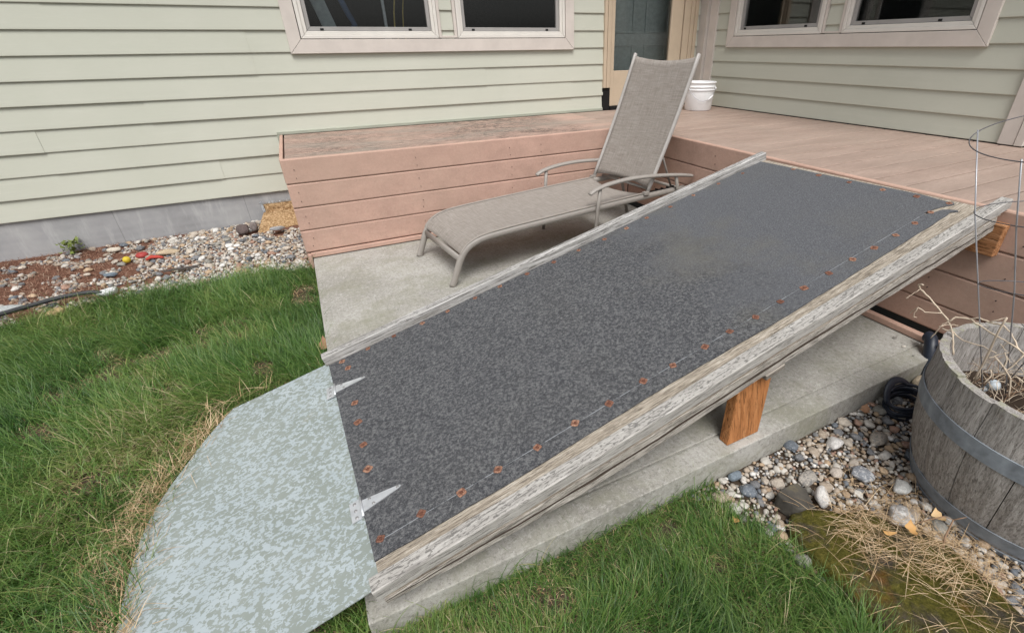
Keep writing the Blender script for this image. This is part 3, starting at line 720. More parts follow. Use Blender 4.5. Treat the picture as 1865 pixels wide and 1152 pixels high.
# strap hinges
def hinge(u, v, ang):
    m = MB(); L_, wb, wt = .110, .021, .005
    Mx = Matrix.Translation((u, v, .0046)) @ Matrix.Rotation(ang, 4, 'Z')
    pr = [(0, -wb), (L_-.006, -wt), (L_, 0), (L_-.006, wt), (0, wb)]
    vs = [Mx @ Vector((a_, b_, z)) for z in (0, .0022) for a_, b_ in pr]
    m.add(vs, [(5, 6, 7, 8, 9), (4, 3, 2, 1, 0)] + [(i, (i+1) % 5, (i+1) % 5+5, i+5) for i in range(5)])
    h = m.build('hinge', GALV, ramp, world=False)
    m = MB(); m.tube([Mx @ Vector((-.002, b_, .002)) for b_ in (-.034, .034)], .0042, 8); m.build('pin', GALV, h, world=False, smooth=True)
    m = MB()
    for a_, b_ in ((.100, 0), (.022, .012), (.030, -.010)):
        c_ = Mx @ Vector((a_, b_, .0022)); m.lathe([(.0046, 0), (.0040, .0016), (.0001, .0020)], 10, c_)
    for a_ in (-.020,):
        for b_ in (-.024, 0, .024):
            c_ = Mx @ Vector((a_, b_, -.003)); m.lathe([(.0052, 0), (.0044, .0022), (.0001, .0028)], 10, c_)
    m.build('screw', m_metal('dull_screw', (.30, .30, .30), .5, .3, .4), h, world=False, smooth=True)
    m = MB(); vs = [Mx @ Vector((a_, b_, z - (a_*-.03))) for z in (-.0040, -.0018) for a_, b_ in ((-.034, -.034), (-.003, -.034), (-.003, .034), (-.034, .034))]
    m.add(vs, [(0, 3, 2, 1), (4, 5, 6, 7), (0, 1, 5, 4), (1, 2, 6, 5), (2, 3, 7, 6), (3, 0, 4, 7)]); m.build('leaf', GALV, h, world=False)
hinge(.004, .764, -.10); hinge(.002, .180, -.02)
# steel approach plate
m = MB(); PU = [0, .02, .12, .25, .40, .50, .58, .64]
def pz(u): return .1035 - .0055 - .215*u - .045*math.sin(min(1, u/.7)*math.pi)*.12
Mr = full(ramp)
NV = 56; top = []
def ulim(t): return .545 + .045*math.sin(min(1, t/.8)*math.pi) - .195*max(0, (t-.50)/.50)**2.3
for u_ in PU:
    for j in range(NV+1):
        v = -.062 + (1.033)*j/NV; u = u_/.64*ulim(j/NV)
        b_ = Vector((-.089, .855, 0)) + Vector((-math.cos(TH)*u, -math.sin(TH)*u, 0)) + Vector((-math.sin(TH)*v, math.cos(TH)*v, 0))
        top.append(Vector((b_.x, b_.y, pz(u) + .0015*math.sin(v*7+u*5))))
nn = len(top); bot = [t_ - Vector((0, 0, .0032)) for t_ in top]
fs = []; W_ = NV+1
for i in range(len(PU)-1):
    for j in range(NV):
        a_ = i*W_+j; fs += [(a_, a_+1, a_+W_+1, a_+W_), (a_+nn, a_+W_+nn, a_+W_+1+nn, a_+1+nn)]
for i in range(len(PU)-1): a_ = i*W_; fs += [(a_, a_+W_, a_+W_+nn, a_+nn)]; a_ = i*W_+NV; fs += [(a_, a_+nn, a_+W_+nn, a_+W_)]
for j in range(NV): fs += [(j, j+nn, j+1+nn, j+1)]; a_ = (len(PU)-1)*W_+j; fs += [(a_, a_+1, a_+1+nn, a_+nn)]
m.add(top+bot, fs); m.build('steel_plate', PLATE, ramp, label='grey-green metal lead-in plate spotted with rain')
# cedar support post under the middle (stands on the slab)
m = MB(); m.prism([(1.030, .001), (1.176, .001), (1.176, .286), (1.030, .254)], .806, .845, 1); m.build('support_post', CEDAR, ramp, bevel=.004)
m = MB(); m.box(1.035, 1.172, 1.74, 1.78, .001, .25); m.build('support_post', CEDAR, ramp, bevel=.004)
m = MB(); m.box(xD-.044, xD-.003, .762, 1.85, .455, .585); m.build('ledger_block', CEDARY, ramp, bevel=.004)
# ------------------------------------------------------------------ chaise longue
CA = R(3.2); CO = Vector((.552, 2.458, 0))
chaise = thing('chaise_lounge', 'taupe metal chaise longue with woven sling, back raised, on patio', 'lounge chair', CO, (0, 0, CA))
W = .576
def CR(pts, n=6):
    """Catmull-Rom through points"""
    P = [Vector(p) for p in pts]; out = []
    for i in range(len(P)-1):
        p0 = P[max(i-1, 0)]; p1 = P[i]; p2 = P[i+1]; p3 = P[min(i+2, len(P)-1)]
        for k in range(n):
            t = k/n; out.append(.5*((2*p1)+(-p0+p2)*t+(2*p0-5*p1+4*p2-p3)*t*t+(-p0+3*p1-3*p2+p3)*t**3))
    out.append(P[-1]); return out
side = [(0, 0), (.035, .08), (.068, .155), (.115, .212), (.20, .248), (.34, .262), (.62, .277), (1.0, .296), (1.40, .312), (1.72, .322)]
for wv in (.012, W-.012):
    m = MB(); pth = CR([(a, wv, b) for a, b in side], 5)
    m.tube(pth, .0195, 14, ry=.75, up=(0, 1, 0)); m.build('side_frame', FRAME, chaise, world=False, smooth=True)
m = MB(); m.tube([(.066, .02, .150), (.066, W-.02, .150)], .012, 10, ry=1.9); m.build('crossbar', FRAME, chaise, world=False, smooth=True)
m = MB(); m.tube([(1.05, .02, .285), (1.05, W-.02, .285)], .011, 8); m.build('crossbar', FRAME, chaise, world=False, smooth=True)
m = MB(); m.tube([(1.70, .02, .315), (1.70, W-.02, .315)], .011, 8); m.build('crossbar', FRAME, chaise, world=False, smooth=True)
# seat sling
def sling(name, path, w0_, w1_, sag, uv0=0, endsag=(0, 0)):
    nw = 24; V = []; F = []; UV = []; L_ = 0; n = len(path)
    cum = [0]
    for i in range(1, n): cum.append(cum[-1] + (path[i]-path[i-1]).length)
    for i, p in enumerate(path):
        tg = (path[min(i+1, n-1)]-path[max(i-1, 0)]).normalized(); nr = Vector((-tg.z, 0, tg.x))
        for j in range(nw+1):
            t = j/nw; s_ = 4*t*(1-t); e0 = max(0, 1-cum[i]/.08); e1 = max(0, 1-(cum[-1]-cum[i])/.10)
            q = p - nr*sag*s_ + tg*(endsag[0]*e0*s_ - endsag[1]*e1*s_)
            V.append((q.x, w0_+(w1_-w0_)*t, q.z)); UV.append((cum[i]+uv0, (w1_-w0_)*t))
    for i in range(n-1):
        for j in range(nw): a_ = i*(nw+1)+j; F.append((a_, a_+nw+1, a_+nw+2, a_+1))
    me = bpy.data.meshes.new(name); me.from_pydata(V, [], F); me.materials.append(SLING)
    uvl = me.uv_layers.new(name='UVMap')
    for lp in me.loops: uvl.data[lp.index].uv = UV[lp.vertex_index]
    me.polygons.foreach_set('use_smooth', [True]*len(F)); me.update()
    o = bpy.data.objects.new(name, me); C.objects.link(o); o.parent = chaise
    sm = o.modifiers.new('thick', 'SOLIDIFY'); sm.thickness = .0025; return o
seatp = CR([(.068, 0, .182), (.082, 0, .205), (.125, 0, .240), (.20, 0, .268), (.34, 0, .284), (.62, 0, .299), (1.0, 0, .318), (1.36, 0, .334)], 6)
sling('seat', seatp, .006, W-.006, .012, 0, (0, .055))
for wv in (.010, W-.010):
    m = MB(); m.tube([p + Vector((0, wv-0, .002)) for p in seatp], .0085, 8, ry=.6); m.build('piping', SLING, chaise, world=False, smooth=True)
# back
B0 = Vector((1.378, 0, .332)); B1 = Vector((1.712, 0, 1.141)); bd = (B1-B0).normalized(); bl = (B1-B0).length
bpath = [B0 + bd*(.030 + (bl-.042)*i/20) + Vector((.012*math.sin(math.pi*i/20), 0, 0)) for i in range(21)]
sling('backrest', bpath, .006, W-.006, .010, 3, (.030, .022))
for wv in (.0, W-.0):
    m = MB(); m.tube([B0 + bd*(bl*i/10) + Vector((.012*math.sin(math.pi*i/10), wv, 0)) for i in range(11)] + [B1 + bd*.006 + Vector((0, wv, 0))], [.0098]*11 + [.006], 10, ry=1.5)
    bf = m.build('back_frame', FRAMEL, chaise, world=False, smooth=True)
    m = MB(); m.box(B0.x-.030, B0.x+.012, wv-.014, wv+.014, B0.z-.006, B0.z+.016); m.build('bracket', FRAME, bf, world=False, bevel=.003)
for t_ in (.03, .60):
    m = MB(); c_ = B0 + bd*(bl*t_) + Vector((.045, 0, -.010)); m.tube([c_ + Vector((0, .035, 0)), c_ + Vector((0, W-.035, 0))], .009, 8)
    m.build('back_bar', FRAME, chaise, world=False, smooth=True)
# recline struts behind the back
for wv in (.075, W-.075):
    m = MB(); a_ = B0 + bd*.32 + Vector((.02, wv, 0)); m.tube([a_, Vector((1.66, wv, .325))], .007, 8); m.build('recline_strut', FRAME, chaise, world=False, smooth=True)
m = MB()
for i in range(4): m.box(1.52+i*.05, 1.526+i*.05, .055, .08, .319, .332)
m.box(1.46, 1.73, .050, .085, .306, .320); m.build('recline_rack', BLACKP, chaise, world=False, bevel=.002)
# arms
for wv, sgn in ((-.022, -1), (W+.022, 1)):
    pth = CR([(.905, wv, .400), (.925, wv, .413), (.965, wv, .428), (1.06, wv, .446), (1.22, wv, .456), (1.42, wv, .448), (1.62, wv, .428), (1.76, wv, .405)], 5)
    rr = [.020 if 2 < i < len(pth)-3 else .018 for i in range(len(pth))]; rr[0] = .009; rr[-1] = .009
    m = MB(); m.tube(pth, rr, 12, ry=.62); ar = m.build('armrest', FRAME, chaise, world=False, smooth=True)
    m = MB(); m.tube([(.985, wv, .430), (.972, wv-sgn*.004, .30), (.945, wv-sgn*.004, .0)], .0105, 8, ry=1.2); m.build('post', FRAME, ar, world=False, smooth=True)
    m = MB(); m.tube([(1.60, wv, .428), (1.64, wv-sgn*.01, .32), (1.72, wv-sgn*.01, .0)], .0105, 8, ry=1.2); m.build('post', FRAME, ar, world=False, smooth=True)
    m = MB(); m.tube([(.972, wv-sgn*.002, .295), (.972, wv-sgn*.034, .288)], .008, 8); m.build('bolt', FRAME, ar, world=False, smooth=True)
def skew(o):
    for c in o.children: skew(c)
    if o.type == 'MESH':
        for v in o.data.vertices: v.co.x -= .065*v.co.y
skew(chaise)

# ------------------------------------------------------------------ bucket
bk = thing('bucket', 'white plastic bucket with wire handle standing in the deck corner', 'bucket', (3.525, 3.915, zd))
m = MB(); m.lathe([(.0, .001), (.121, .001), (.126, .006), (.141, .178), (.141, .180), (.150, .182), (.150, .186), (.1425, .190), (.1430, .206), (.151, .208), (.151, .212), (.1435, .216), (.144, .240), (.152, .243), (.152, .252), (.147, .254), (.139, .252), (.136, .20), (.120, .010), (.0, .010)], 56)
m.build('body', BUCK, bk, world=False, smooth=True)
m = MB(); m.tube([Vector((.150*math.cos(a_), .150*math.sin(a_)-.004*0, .196 - .105*math.sin((a_-R(185))/R(120)*math.pi))) + Vector((.02*math.cos(a_), .02*math.sin(a_), 0))*math.sin((a_-R(185))/R(120)*math.pi)*.2 for a_ in [R(185+120*i/20) for i in range(21)]], .0022, 6)
hd = m.build('handle', WIRE, bk, world=False, smooth=True)
m = MB(); a0, a1 = R(262), R(283); f_ = lambda a_: Vector((.154*math.cos(a_), .154*math.sin(a_), .196 - .105*math.sin((a_-R(185))/R(120)*math.pi)))
m.tube([f_(a0), f_((a0+a1)/2), f_(a1)], .0075, 10); m.build('grip', BUCK, hd, world=False, smooth=True)
for a_ in (R(185), R(305)):
    m = MB(); c_ = Vector((.146*math.cos(a_), .146*math.sin(a_), .196)); m.tube([c_, c_ + Vector((math.cos(a_), math.sin(a_), 0))*.012], .011, 12); m.build('lug', BUCK, bk, world=False, smooth=True)

# ------------------------------------------------------------------ barrel planter
BX, BY, BZ = 1.765, .27, -.125
bar = thing('barrel_planter', 'half wine barrel planter of grey weathered oak with steel hoops', 'planter', (BX, BY, BZ))
def br(z): return .268 + .072*math.sin(min(1, z/.44)*math.pi*.60)
H_ = .492; NS = 18
m = MB()
for s_ in range(NS):
    a0 = 2*math.pi*s_/NS + .0035 + .12; a1 = 2*math.pi*(s_+1)/NS - .0035 + .12; na = 5; nz = 14
    dz = random.uniform(-.004, .004); dr = random.uniform(-.0012, .0012); vs = []
    for side_ in (0, 1):
        for k in range(nz+1):
            z = (H_+dz)*k/nz
            for i in range(na+1):
                a_ = a0 + (a1-a0)*i/na; e = .0035 if i in (0, na) and side_ == 0 else 0
                r_ = br(z) + dr - e - (.026 if side_ else 0) + .0012*mnoise.noise(Vector((a_*12, z*8, 0)))
                zz = z + (.003*mnoise.noise(Vector((a_*15, side_*2, 3))) if k == nz else 0)
                vs.append((r_*math.cos(a_), r_*math.sin(a_), zz))
    q = (na+1)*(nz+1); fs = []
    for k in range(nz):
        for i in range(na):
            b_ = k*(na+1)+i; fs.append((b_, b_+1, b_+na+2, b_+na+1)); fs.append((q+b_, q+b_+na+1, q+b_+na+2, q+b_+1))
    for i in range(na): b_ = nz*(na+1)+i; fs.append((b_, b_+1, q+b_+1, q+b_))
    for k in range(nz): b_ = k*(na+1); fs.append((b_, b_+na+1, q+b_+na+1, q+b_)); b_ += na; fs.append((b_, q+b_, q+b_+na+1, b_+na+1))
    m.add(vs, fs)
m.build('staves', BAR, bar, world=False)
for za, zb in ((.322, .376), (.052, .104), (.0, .040)):
    m = MB(); m.lathe([(br(za)+.0005, za), (br(za)+.0032, za+.001), (br(zb)+.0032, zb-.001), (br(zb)+.0005, zb)], 72); m.build('hoop', HOOP, bar, world=False)
m = MB(); n_ = 40; vs = [(0, 0, .315)]; 
for rr_ in (.08, .16, .24, .305):
    for k in range(n_): a_ = 2*math.pi*k/n_; vs.append((rr_*math.cos(a_), rr_*math.sin(a_), .305 + .012*mnoise.noise(Vector((rr_*30*math.cos(a_), rr_*30*math.sin(a_), 0)))))
fs = [(0, 1+k, 1+(k+1) % n_) for k in range(n_)] + [(1+r_*n_+k, 1+(r_+1)*n_+k, 1+(r_+1)*n_+(k+1) % n_, 1+r_*n_+(k+1) % n_) for r_ in range(3) for k in range(n_)]
m.add(vs, fs); m.build('soil', SOIL, bar, world=False, smooth=True)

# ------------------------------------------------------------------ wire cage
cage = thing('plant_cage', 'tall galvanised wire plant cage standing in the barrel planter', 'plant cage', (1.86, .40, .2))
def P3(x, y, z): return Vector((x, y, z))
tops = [(1.992, .838), (1.806, .63)]
CXc, CYc = 1.985, .585
def ring3(m, z, r, cx=CXc, cy=CYc, rr=.0018):
    m.tube([(cx + r*math.cos(a_), cy + r*math.sin(a_), z + .003*math.sin(2*a_)) for a_ in [2*math.pi*i/48 for i in range(49)]], rr, 6, up=(0, 0, 1))
RINGS = []
CAGE_ANCHOR = None

# ------------------------------------------------------------------ tail inserted later
RP = {1: (1.681, .47, 1.009, .236, .216, -.107), 2: (1.716, .453, .803, .195, .021, -.152), 3: (1.739, .429, .587, .149, -.151, -.22)}
def rpt(k, deg):
    cx, cy, cz, r, tx, ty = RP[k]; a = R(deg)
    return Vector((cx+r*math.cos(a), cy+r*math.sin(a), cz+r*(tx*math.cos(a)+ty*math.sin(a))))
for k in RP:
    m = MB(); m.tube([rpt(k, d) for d in range(0, 364, 6)], .0014, 6, up=(0, 0, 1)); m.build('ring', WIRED, cage, smooth=True)
for (a1, a2, a3, base) in ((97, 124, 112, (1.738, .444, .19)), (170, 169, 171, (1.800, .411, .19)), (262, 258, 258, (1.81, .36, .19)), (352, 340, 345, (1.83, .44, .19))):
    m = MB(); p1, p2, p3, b = rpt(1, a1), rpt(2, a2), rpt(3, a3), Vector(base)
    m.tube([p1 + Vector((0, 0, .006)), p2, p3, b], .0020, 6); m.build('leg', WIRE, cage, smooth=True)

# dead stalks
ST = [[0.0036, [[1.681, 0.547, 0.318], [1.692, 0.565, 0.353], [1.701, 0.582, 0.379], [1.703, 0.601, 0.406], [1.696, 0.626, 0.43], [1.68, 0.672, 0.471], [1.662, 0.699, 0.495], [1.647, 0.698, 0.511], [1.636, 0.69, 0.521], [1.631, 0.68, 0.522]]], [0.0015, [[1.686, 0.709, 0.481], [1.678, 0.722, 0.459], [1.666, 0.728, 0.443], [1.653, 0.717, 0.455]]], [0.0018, [[1.662, 0.615, 0.445], [1.644, 0.653, 0.435], [1.633, 0.671, 0.446], [1.631, 0.674, 0.426], [1.638, 0.675, 0.407], [1.65, 0.671, 0.404]]], [0.0014, [[1.634, 0.671, 0.446], [1.64, 0.684, 0.427], [1.652, 0.695, 0.405]]], [0.003, [[1.688, 0.597, 0.415], [1.7, 0.589, 0.434], [1.71, 0.555, 0.44], [1.709, 0.537, 0.454], [1.705, 0.506, 0.455], [1.695, 0.475, 0.466], [1.685, 0.446, 0.458], [1.677, 0.415, 0.429], [1.674, 0.394, 0.413]]], [0.003, [[1.704, 0.553, 0.442], [1.696, 0.525, 0.438], [1.687, 0.489, 0.434], [1.678, 0.459, 0.433], [1.673, 0.424, 0.43], [1.674, 0.394, 0.418]]], [0.0016, [[1.649, 0.612, 0.356], [1.643, 0.6, 0.394], [1.644, 0.593, 0.422], [1.652, 0.584, 0.432]]], [0.0016, [[1.653, 0.604, 0.403], [1.668, 0.597, 0.408], [1.685, 0.582, 0.413], [1.699, 0.574, 0.41]]], [0.0024, [[1.697, 0.611, 0.381], [1.706, 0.581, 0.379], [1.708, 0.547, 0.364], [1.706, 0.495, 0.374], [1.698, 0.457, 0.375]]], [0.004, [[1.704, 0.475, 0.249], [1.689, 0.471, 0.372], [1.675, 0.47, 0.438], [1.666, 0.464, 0.503]]], [0.0024, [[1.66, 0.493, 0.475], [1.662, 0.477, 0.492], [1.67, 0.465, 0.503]]], [0.0032, [[1.69, 0.453, 0.367], [1.71, 0.424, 0.331], [1.725, 0.407, 0.305], [1.735, 0.384, 0.220]]], [0.0024, [[1.732, 0.407, 0.386], [1.728, 0.415, 0.352], [1.716, 0.423, 0.319], [1.7, 0.437, 0.285]]], [0.0026, [[1.692, 0.448, 0.321], [1.68, 0.438, 0.311], [1.669, 0.442, 0.282]]], [0.0016, [[1.664, 0.46, 0.363], [1.673, 0.448, 0.38], [1.689, 0.429, 0.397]]], [0.0014, [[1.705, 0.46, 0.404], [1.719, 0.449, 0.386], [1.726, 0.444, 0.381]]], [0.0014, [[1.721, 0.457, 0.386], [1.712, 0.448, 0.416]]], [0.0022, [[1.68, 0.435, 0.396], [1.673, 0.42, 0.377], [1.67, 0.417, 0.349]]], [0.0016, [[1.681, 0.4, 0.377], [1.691, 0.416, 0.368], [1.703, 0.435, 0.378]]], [0.002, [[1.73, 0.376, 0.307], [1.733, 0.399, 0.313], [1.731, 0.408, 0.302]]]]
plant = thing('dead_plant', 'bleached dry stalks of a dead plant sprawling over the barrel planter', 'dead plant', (1.74, .40, .212))
m = MB()
for r_, pts in ST:
    pp = [Vector(p) for p in pts]
    fine = []
    for i in range(len(pp)-1):
        for k in range(3): fine.append(pp[i].lerp(pp[i+1], k/3) + Vector([random.uniform(-1, 1)*.0012 for _ in range(3)]))
    fine.append(pp[-1]); m.tube(fine, [max(.0009, r_*.92*(1-.25*i/len(fine)))*random.uniform(.85, 1.12) for i in range(len(fine))], 6)
m.build('stalk', STALK, plant, smooth=True)
m = MB()
for i in range(190):
    a_ = random.uniform(0, 6.28); rr_ = .19*math.sqrt(random.random()); p = Vector((1.76+rr_*math.cos(a_)*1.05, .36+rr_*math.sin(a_), .222+random.uniform(0, .02)))
    d = Vector((random.uniform(-1, 1), random.uniform(-1, 1), random.uniform(-.05, .9))).normalized(); pts = [p]
    for k in range(random.randint(3, 6)):
        d = (d + Vector([random.uniform(-.55, .55) for _ in range(3)])).normalized(); q = pts[-1] + d*random.uniform(.012, .030)
        if q.z < .222: q.z = .222+random.uniform(0, .006)
        if (q.x-BX)**2 + (q.y-BY)**2 > .262**2: break
        pts.append(q)
    if len(pts) > 2: m.tube(pts, [random.uniform(.0006, .0015)*(1-.5*k/len(pts)) for k in range(len(pts))], 5, mi=i % 3 == 0 and 1 or 0)
m.build('twigs', [STALK, STALKD], plant, smooth=True)
m = MB(); m.lathe([(.018*math.sin(math.pi*i/12)+.00001, .018-.018*math.cos(math.pi*i/12)) for i in range(13)], 24); m.lathe([(.0075, .0), (.0085, .004), (.0085, -.012), (.0065, -.02)], 14, (0, 0, 0))
gm = Mat('milky_glass', .4, .4); gm.col(gm.ramp(gm.noise(60, 4), [(.4, (.42, .50, .56)), (.6, (.62, .68, .72))]))
gl = m.build('glass_globe', gm.m, smooth=True); gl.location = (1.755, .452, .226); gl.rotation_euler = (R(30), R(20), 0)
tag(gl, 'small milky glass watering globe lying in the barrel planter', 'globe')

# ------------------------------------------------------------------ stones
def ico(sub):
    bm_ = __import__('bmesh').new(); __import__('bmesh').ops.create_icosphere(bm_, subdivisions=sub, radius=1)
    V = np.array([v.co[:] for v in bm_.verts]); F = np.array([[v.index for v in f.verts] for f in bm_.faces]); bm_.free(); return V, F
IV2, IF2 = ico(2); IV3, IF3 = ico(3)
def stone_shape(seed, V, amp=.22, angular=0):
    out = []
    for v in V:
        p = Vector(v); n_ = mnoise.noise(p*1.1 + Vector((seed*7.3, seed*1.9, 0)))*amp + mnoise.noise(p*2.6 + Vector((seed, 4, seed)))*amp*.35
        q = p*(1+n_)
        out.append(q[:])
    out = np.array(out)
    if angular:
        g = np.random.default_rng(seed)
        for _ in range(9):
            d = g.normal(size=3); d /= np.linalg.norm(d); h = g.uniform(.62, .85); s_ = out@d; ex = np.maximum(0, s_-h); out -= ex[:, None]*d*.92
    return out
SHAPES2 = [stone_shape(i, IV2, .28, i % 2) for i in range(10)]
SHAPES2 = [s_*np.array([1, .78 if i % 2 else .9, .55 if i % 3 else .7]) for i, s_ in enumerate(SHAPES2)]
SHAPE_ME = []
for i in range(10):
    me = bpy.data.meshes.new('stone_mesh'); V = stone_shape(i+20, IV3, .28, 1 if i % 3 == 0 else 0)*np.array([1, .78 if i % 2 else .88, .56 if i % 3 else .70])
    me.from_pydata(V.tolist(), [], IF3.tolist()); me.polygons.foreach_set('use_smooth', [True]*len(IF3)); me.materials.append(STN_O); me.update(); SHAPE_ME.append(me)
SCN = ['cream', 'dark grey', 'tan', 'pale grey', 'blue-grey', 'ochre', 'olive grey', 'off-white', 'rust-brown', 'white']
def m_stone1(i):
    q = STONE_STOPS[i][1]; a = Mat(SCN[i].replace('-', '_').replace(' ', '_')+'_stone', .62, .35)
    oi = a.nt.nodes.new('ShaderNodeObjectInfo'); c = a.ramp(oi.outputs['Random'], [(0, tuple(x*.8 for x in q)), (1, tuple(min(1, x*1.15) for x in q))])
    c = a.mix(a.ramp(a.noise(1.4, 5, .65), [(.35, .5), (.6, 0)]), c, tuple(x*.42 for x in q))
    c = a.mix(a.ramp(a.noise(4.5, 4, .7), [(.56, 0), (.68, .5)]), c, (.60, .58, .55))
    a.col(c); a.bump(a.noise(6, 4), .35, .02); return a.m
STM = [m_stone1(i) for i in range(10)]
LML = [((-1.60, 4.29), 'near the leafy weed'), ((-1.17, 3.97), 'around the red toy and yellow ball'), ((-1.23, 3.44), 'by the white rock at the hose end'), ((-.90, 3.62), 'around the dark bark strip'), ((-.54, 4.11), 'by the dark bark-like rocks'), ((-.25, 3.6), 'by the left end of the deck'), ((-1.9, 3.7), 'in the red-brown mulch at far left'), ((-.9, 4.2), 'against the foundation'), ((-.4, 3.35), 'along the lawn edge left of slab')]
LMR = [((1.462, .69), 'near the white angular rock'), ((1.03, .752), 'in the corner of slab and lawn'), ((1.20, .56), 'at the head of the mossy rock'), ((1.85, .69), 'around the coiled hose'), ((1.414, .551), 'in the middle of the gravel patch'), ((1.40, .38), 'beside the speckled rock near barrel'), ((2.1, .76), 'by the black pipe'), ((1.5, .1), 'below the barrel hoop'), ((1.0, .5), 'along the lawn edge by slate')]
def stlabel(x, y, r, ci, big, LM, noun):
    z_ = min(LM, key=lambda t: (t[0][0]-x)**2 + (t[0][1]-y)**2)[1]
    return ('larger ' if r > big else 'small ') + SCN[ci] + ' ' + noun + ' ' + z_
def inpoly(x, y, P):
    c = False; n_ = len(P); j = n_-1
    for i in range(n_):
        if (P[i][1] > y) != (P[j][1] > y) and x < (P[j][0]-P[i][0])*(y-P[i][1])/(P[j][1]-P[i][1])+P[i][0]: c = not c
        j = i
    return c
BED = [(-2.9, 3.20), (-1.64, 3.26), (-1.44, 3.31), (-1.22, 3.35), (-.87, 3.32), (-.62, 3.36), (-.378, 3.29), (-.13, 3.28), (-.13, 3.30), (-.175, 3.32), (-.175, 4.37), (-2.9, 4.37)]
RB = [(.83, .772), (2.34, .772), (2.9, .6), (2.9, -.7), (1.2, -.7), (1.04, .2), (1.0, .30), (.97, .46), (.95, .55), (.93, .64), (.90, .72)]
ROCK = [(1.06, .600), (1.13, .615), (1.165, .555), (1.20, .50), (1.29, .485), (1.30, .40), (1.37, .33), (1.375, .22), (1.35, .14), (1.30, .05), (1.22, -.05), (1.04, -.06), (.985, .13), (.985, .27), (.995, .41), (1.01, .51)]
FOAM = [(-.47, 4.06), (-.17, 4.03), (-.17, 4.4), (-.44, 4.4)]
def cluster_ok(pts, x, y, r, k=.62):
    for (a_, b_, c_) in pts:
        if (a_-x)**2 + (b_-y)**2 < ((c_+r)*k)**2: return False
    return True
class Grid:
    def __init__(s, c): s.c = c; s.d = {}
    def ok(s, x, y, r, k):
        i, j = int(x//s.c), int(y//s.c)
        for a_ in (-1, 0, 1):
            for b_ in (-1, 0, 1):
                for (p, q, t) in s.d.get((i+a_, j+b_), ()):
                    if (p-x)**2 + (q-y)**2 < ((t+r)*k)**2: return False
        return True
    def add(s, x, y, r): s.d.setdefault((int(x//s.c), int(y//s.c)), []).append((x, y, r))
GRD = Grid(.10)
def one_stone(x, y, r, mesh, label, group=None, zoff=0, rz=None, mat=None, name='river_stone', tilt=.25, sc=(1, 1, 1), cat='stone'):
    o = bpy.data.objects.new(name, mesh); C.objects.link(o)
    o.location = (x, y, gz(x, y)+r*.28+zoff); o.rotation_euler = (random.uniform(-tilt, tilt), random.uniform(-tilt, tilt), random.uniform(0, 6.28) if rz is None else rz)
    o.scale = (r*sc[0], r*sc[1], r*sc[2]); tag(o, label, cat, group); GRD.add(x, y, r)
    if mat: o.material_slots[0].link = 'OBJECT'; o.material_slots[0].material = mat
    return o
def named(x, y, r, c, label, seed, sc=(1, 1, 1), angular=1, zoff=0, rz=0, spot=None):
    me = bpy.data.meshes.new('stone_mesh'); V = stone_shape(seed, IV3, .26, angular)*np.array([1, .82, .62])
    me.from_pydata(V.tolist(), [], IF3.tolist()); me.polygons.foreach_set('use_smooth', [True]*len(IF3)); me.update()
    a = Mat('rock_'+str(seed), .75, .25); n_ = a.noise(6, 5, .7); cc = a.ramp(n_, [(.3, tuple(x_*.62 for x_ in c)), (.55, c), (.8, tuple(min(1, x_*1.15) for x_ in c))])
    if spot: cc = a.mix(a.ramp(a.noise(3.5, 4, .6, a.vec((1, 1, 1), (0, 0, 0), (seed, 0, 0))), [(.5, 0), (.58, .8)]), cc, spot)
    a.col(cc); a.bump(a.noise(14, 4), .4, .03); me.materials.append(a.m)
    return one_stone(x, y, r, me, label, None, zoff, rz, None, 'rock', .12, sc)
named(1.462, .69, .034, (.66, .64, .62), 'white angular rock on the gravel below the orange post', 31, zoff=.012)
named(1.625, .628, .036, (.38, .34, .29), 'tan and grey flat rock between the white rock and the barrel', 32, (1.15, .9, .8), 0, zoff=.008, spot=(.22, .21, .20))
named(1.20, .548, .036, (.66, .64, .61), 'white lumpy rock at the top end of the mossy slab', 33, (1.1, .8, 1), zoff=.030, rz=.6)
named(1.24, .63, .034, (.40, .37, .33), 'speckled oval grey rock above the dark slate piece', 34, (1.2, .9, .7), 0, zoff=.01, spot=(.16, .16, .16))
named(1.335, .385, .042, (.40, .385, .37), 'large rough grey rock speckled white beside mossy slab', 35, (1, 1, 1), 1, zoff=.03, spot=(.62, .61, .6))
named(1.414, .551, .040, (.24, .255, .28), 'blue-grey and white cracked rock in the middle of the gravel', 36, (1, 1, .7), 1, zoff=.01, spot=(.5, .5, .5))
named(1.47, .455, .036, (.50, .50, .48), 'pale grey pitted rock by the barrel hoop', 37, (1, 1, .8), 1, zoff=.014)
named(2.10, .745, .040, (.50, .42, .31), 'tan cobble against the slab near the black pipe', 38, (1, .85, .9), 0, zoff=.012)
named(1.03, .752, .030, (.20, .24, .28), 'dark blue-grey stone touching the slab at the lawn edge', 39, (1, .8, .8), 1, zoff=.012)
named(1.35, .60, .027, (.52, .46, .40), 'round cream stone right of the speckled oval rock', 40, (1, .9, .8), 0, zoff=.01)
named(-1.227, 3.435, .045, (.72, .73, .74), 'white angular rock on the lawn edge beside black hose', 41, (1.3, .8, .8), 1, zoff=.02, rz=.2)
named(-.568, 4.10, .055, (.13, .10, .095), 'dark brown bark-like rock at the foot of the foundation', 42, (.8, .9, 1.2), 1, zoff=.03)
named(-.50, 4.11, .045, (.20, .17, .16), 'streaked dark rock leaning by the sandy patch', 43, (.7, .9, 1.3), 1, zoff=.03)
named(-1.36, 4.20, .036, (.62, .56, .47), 'cream cobble at the foundation under the weed', 44, (1.1, .8, .7), 0, zoff=.01)
named(-1.02, 3.97, .046, (.50, .40, .28), 'long tan cobble right of the red toy', 45, (1.3, .8, .6), 0, zoff=.01)
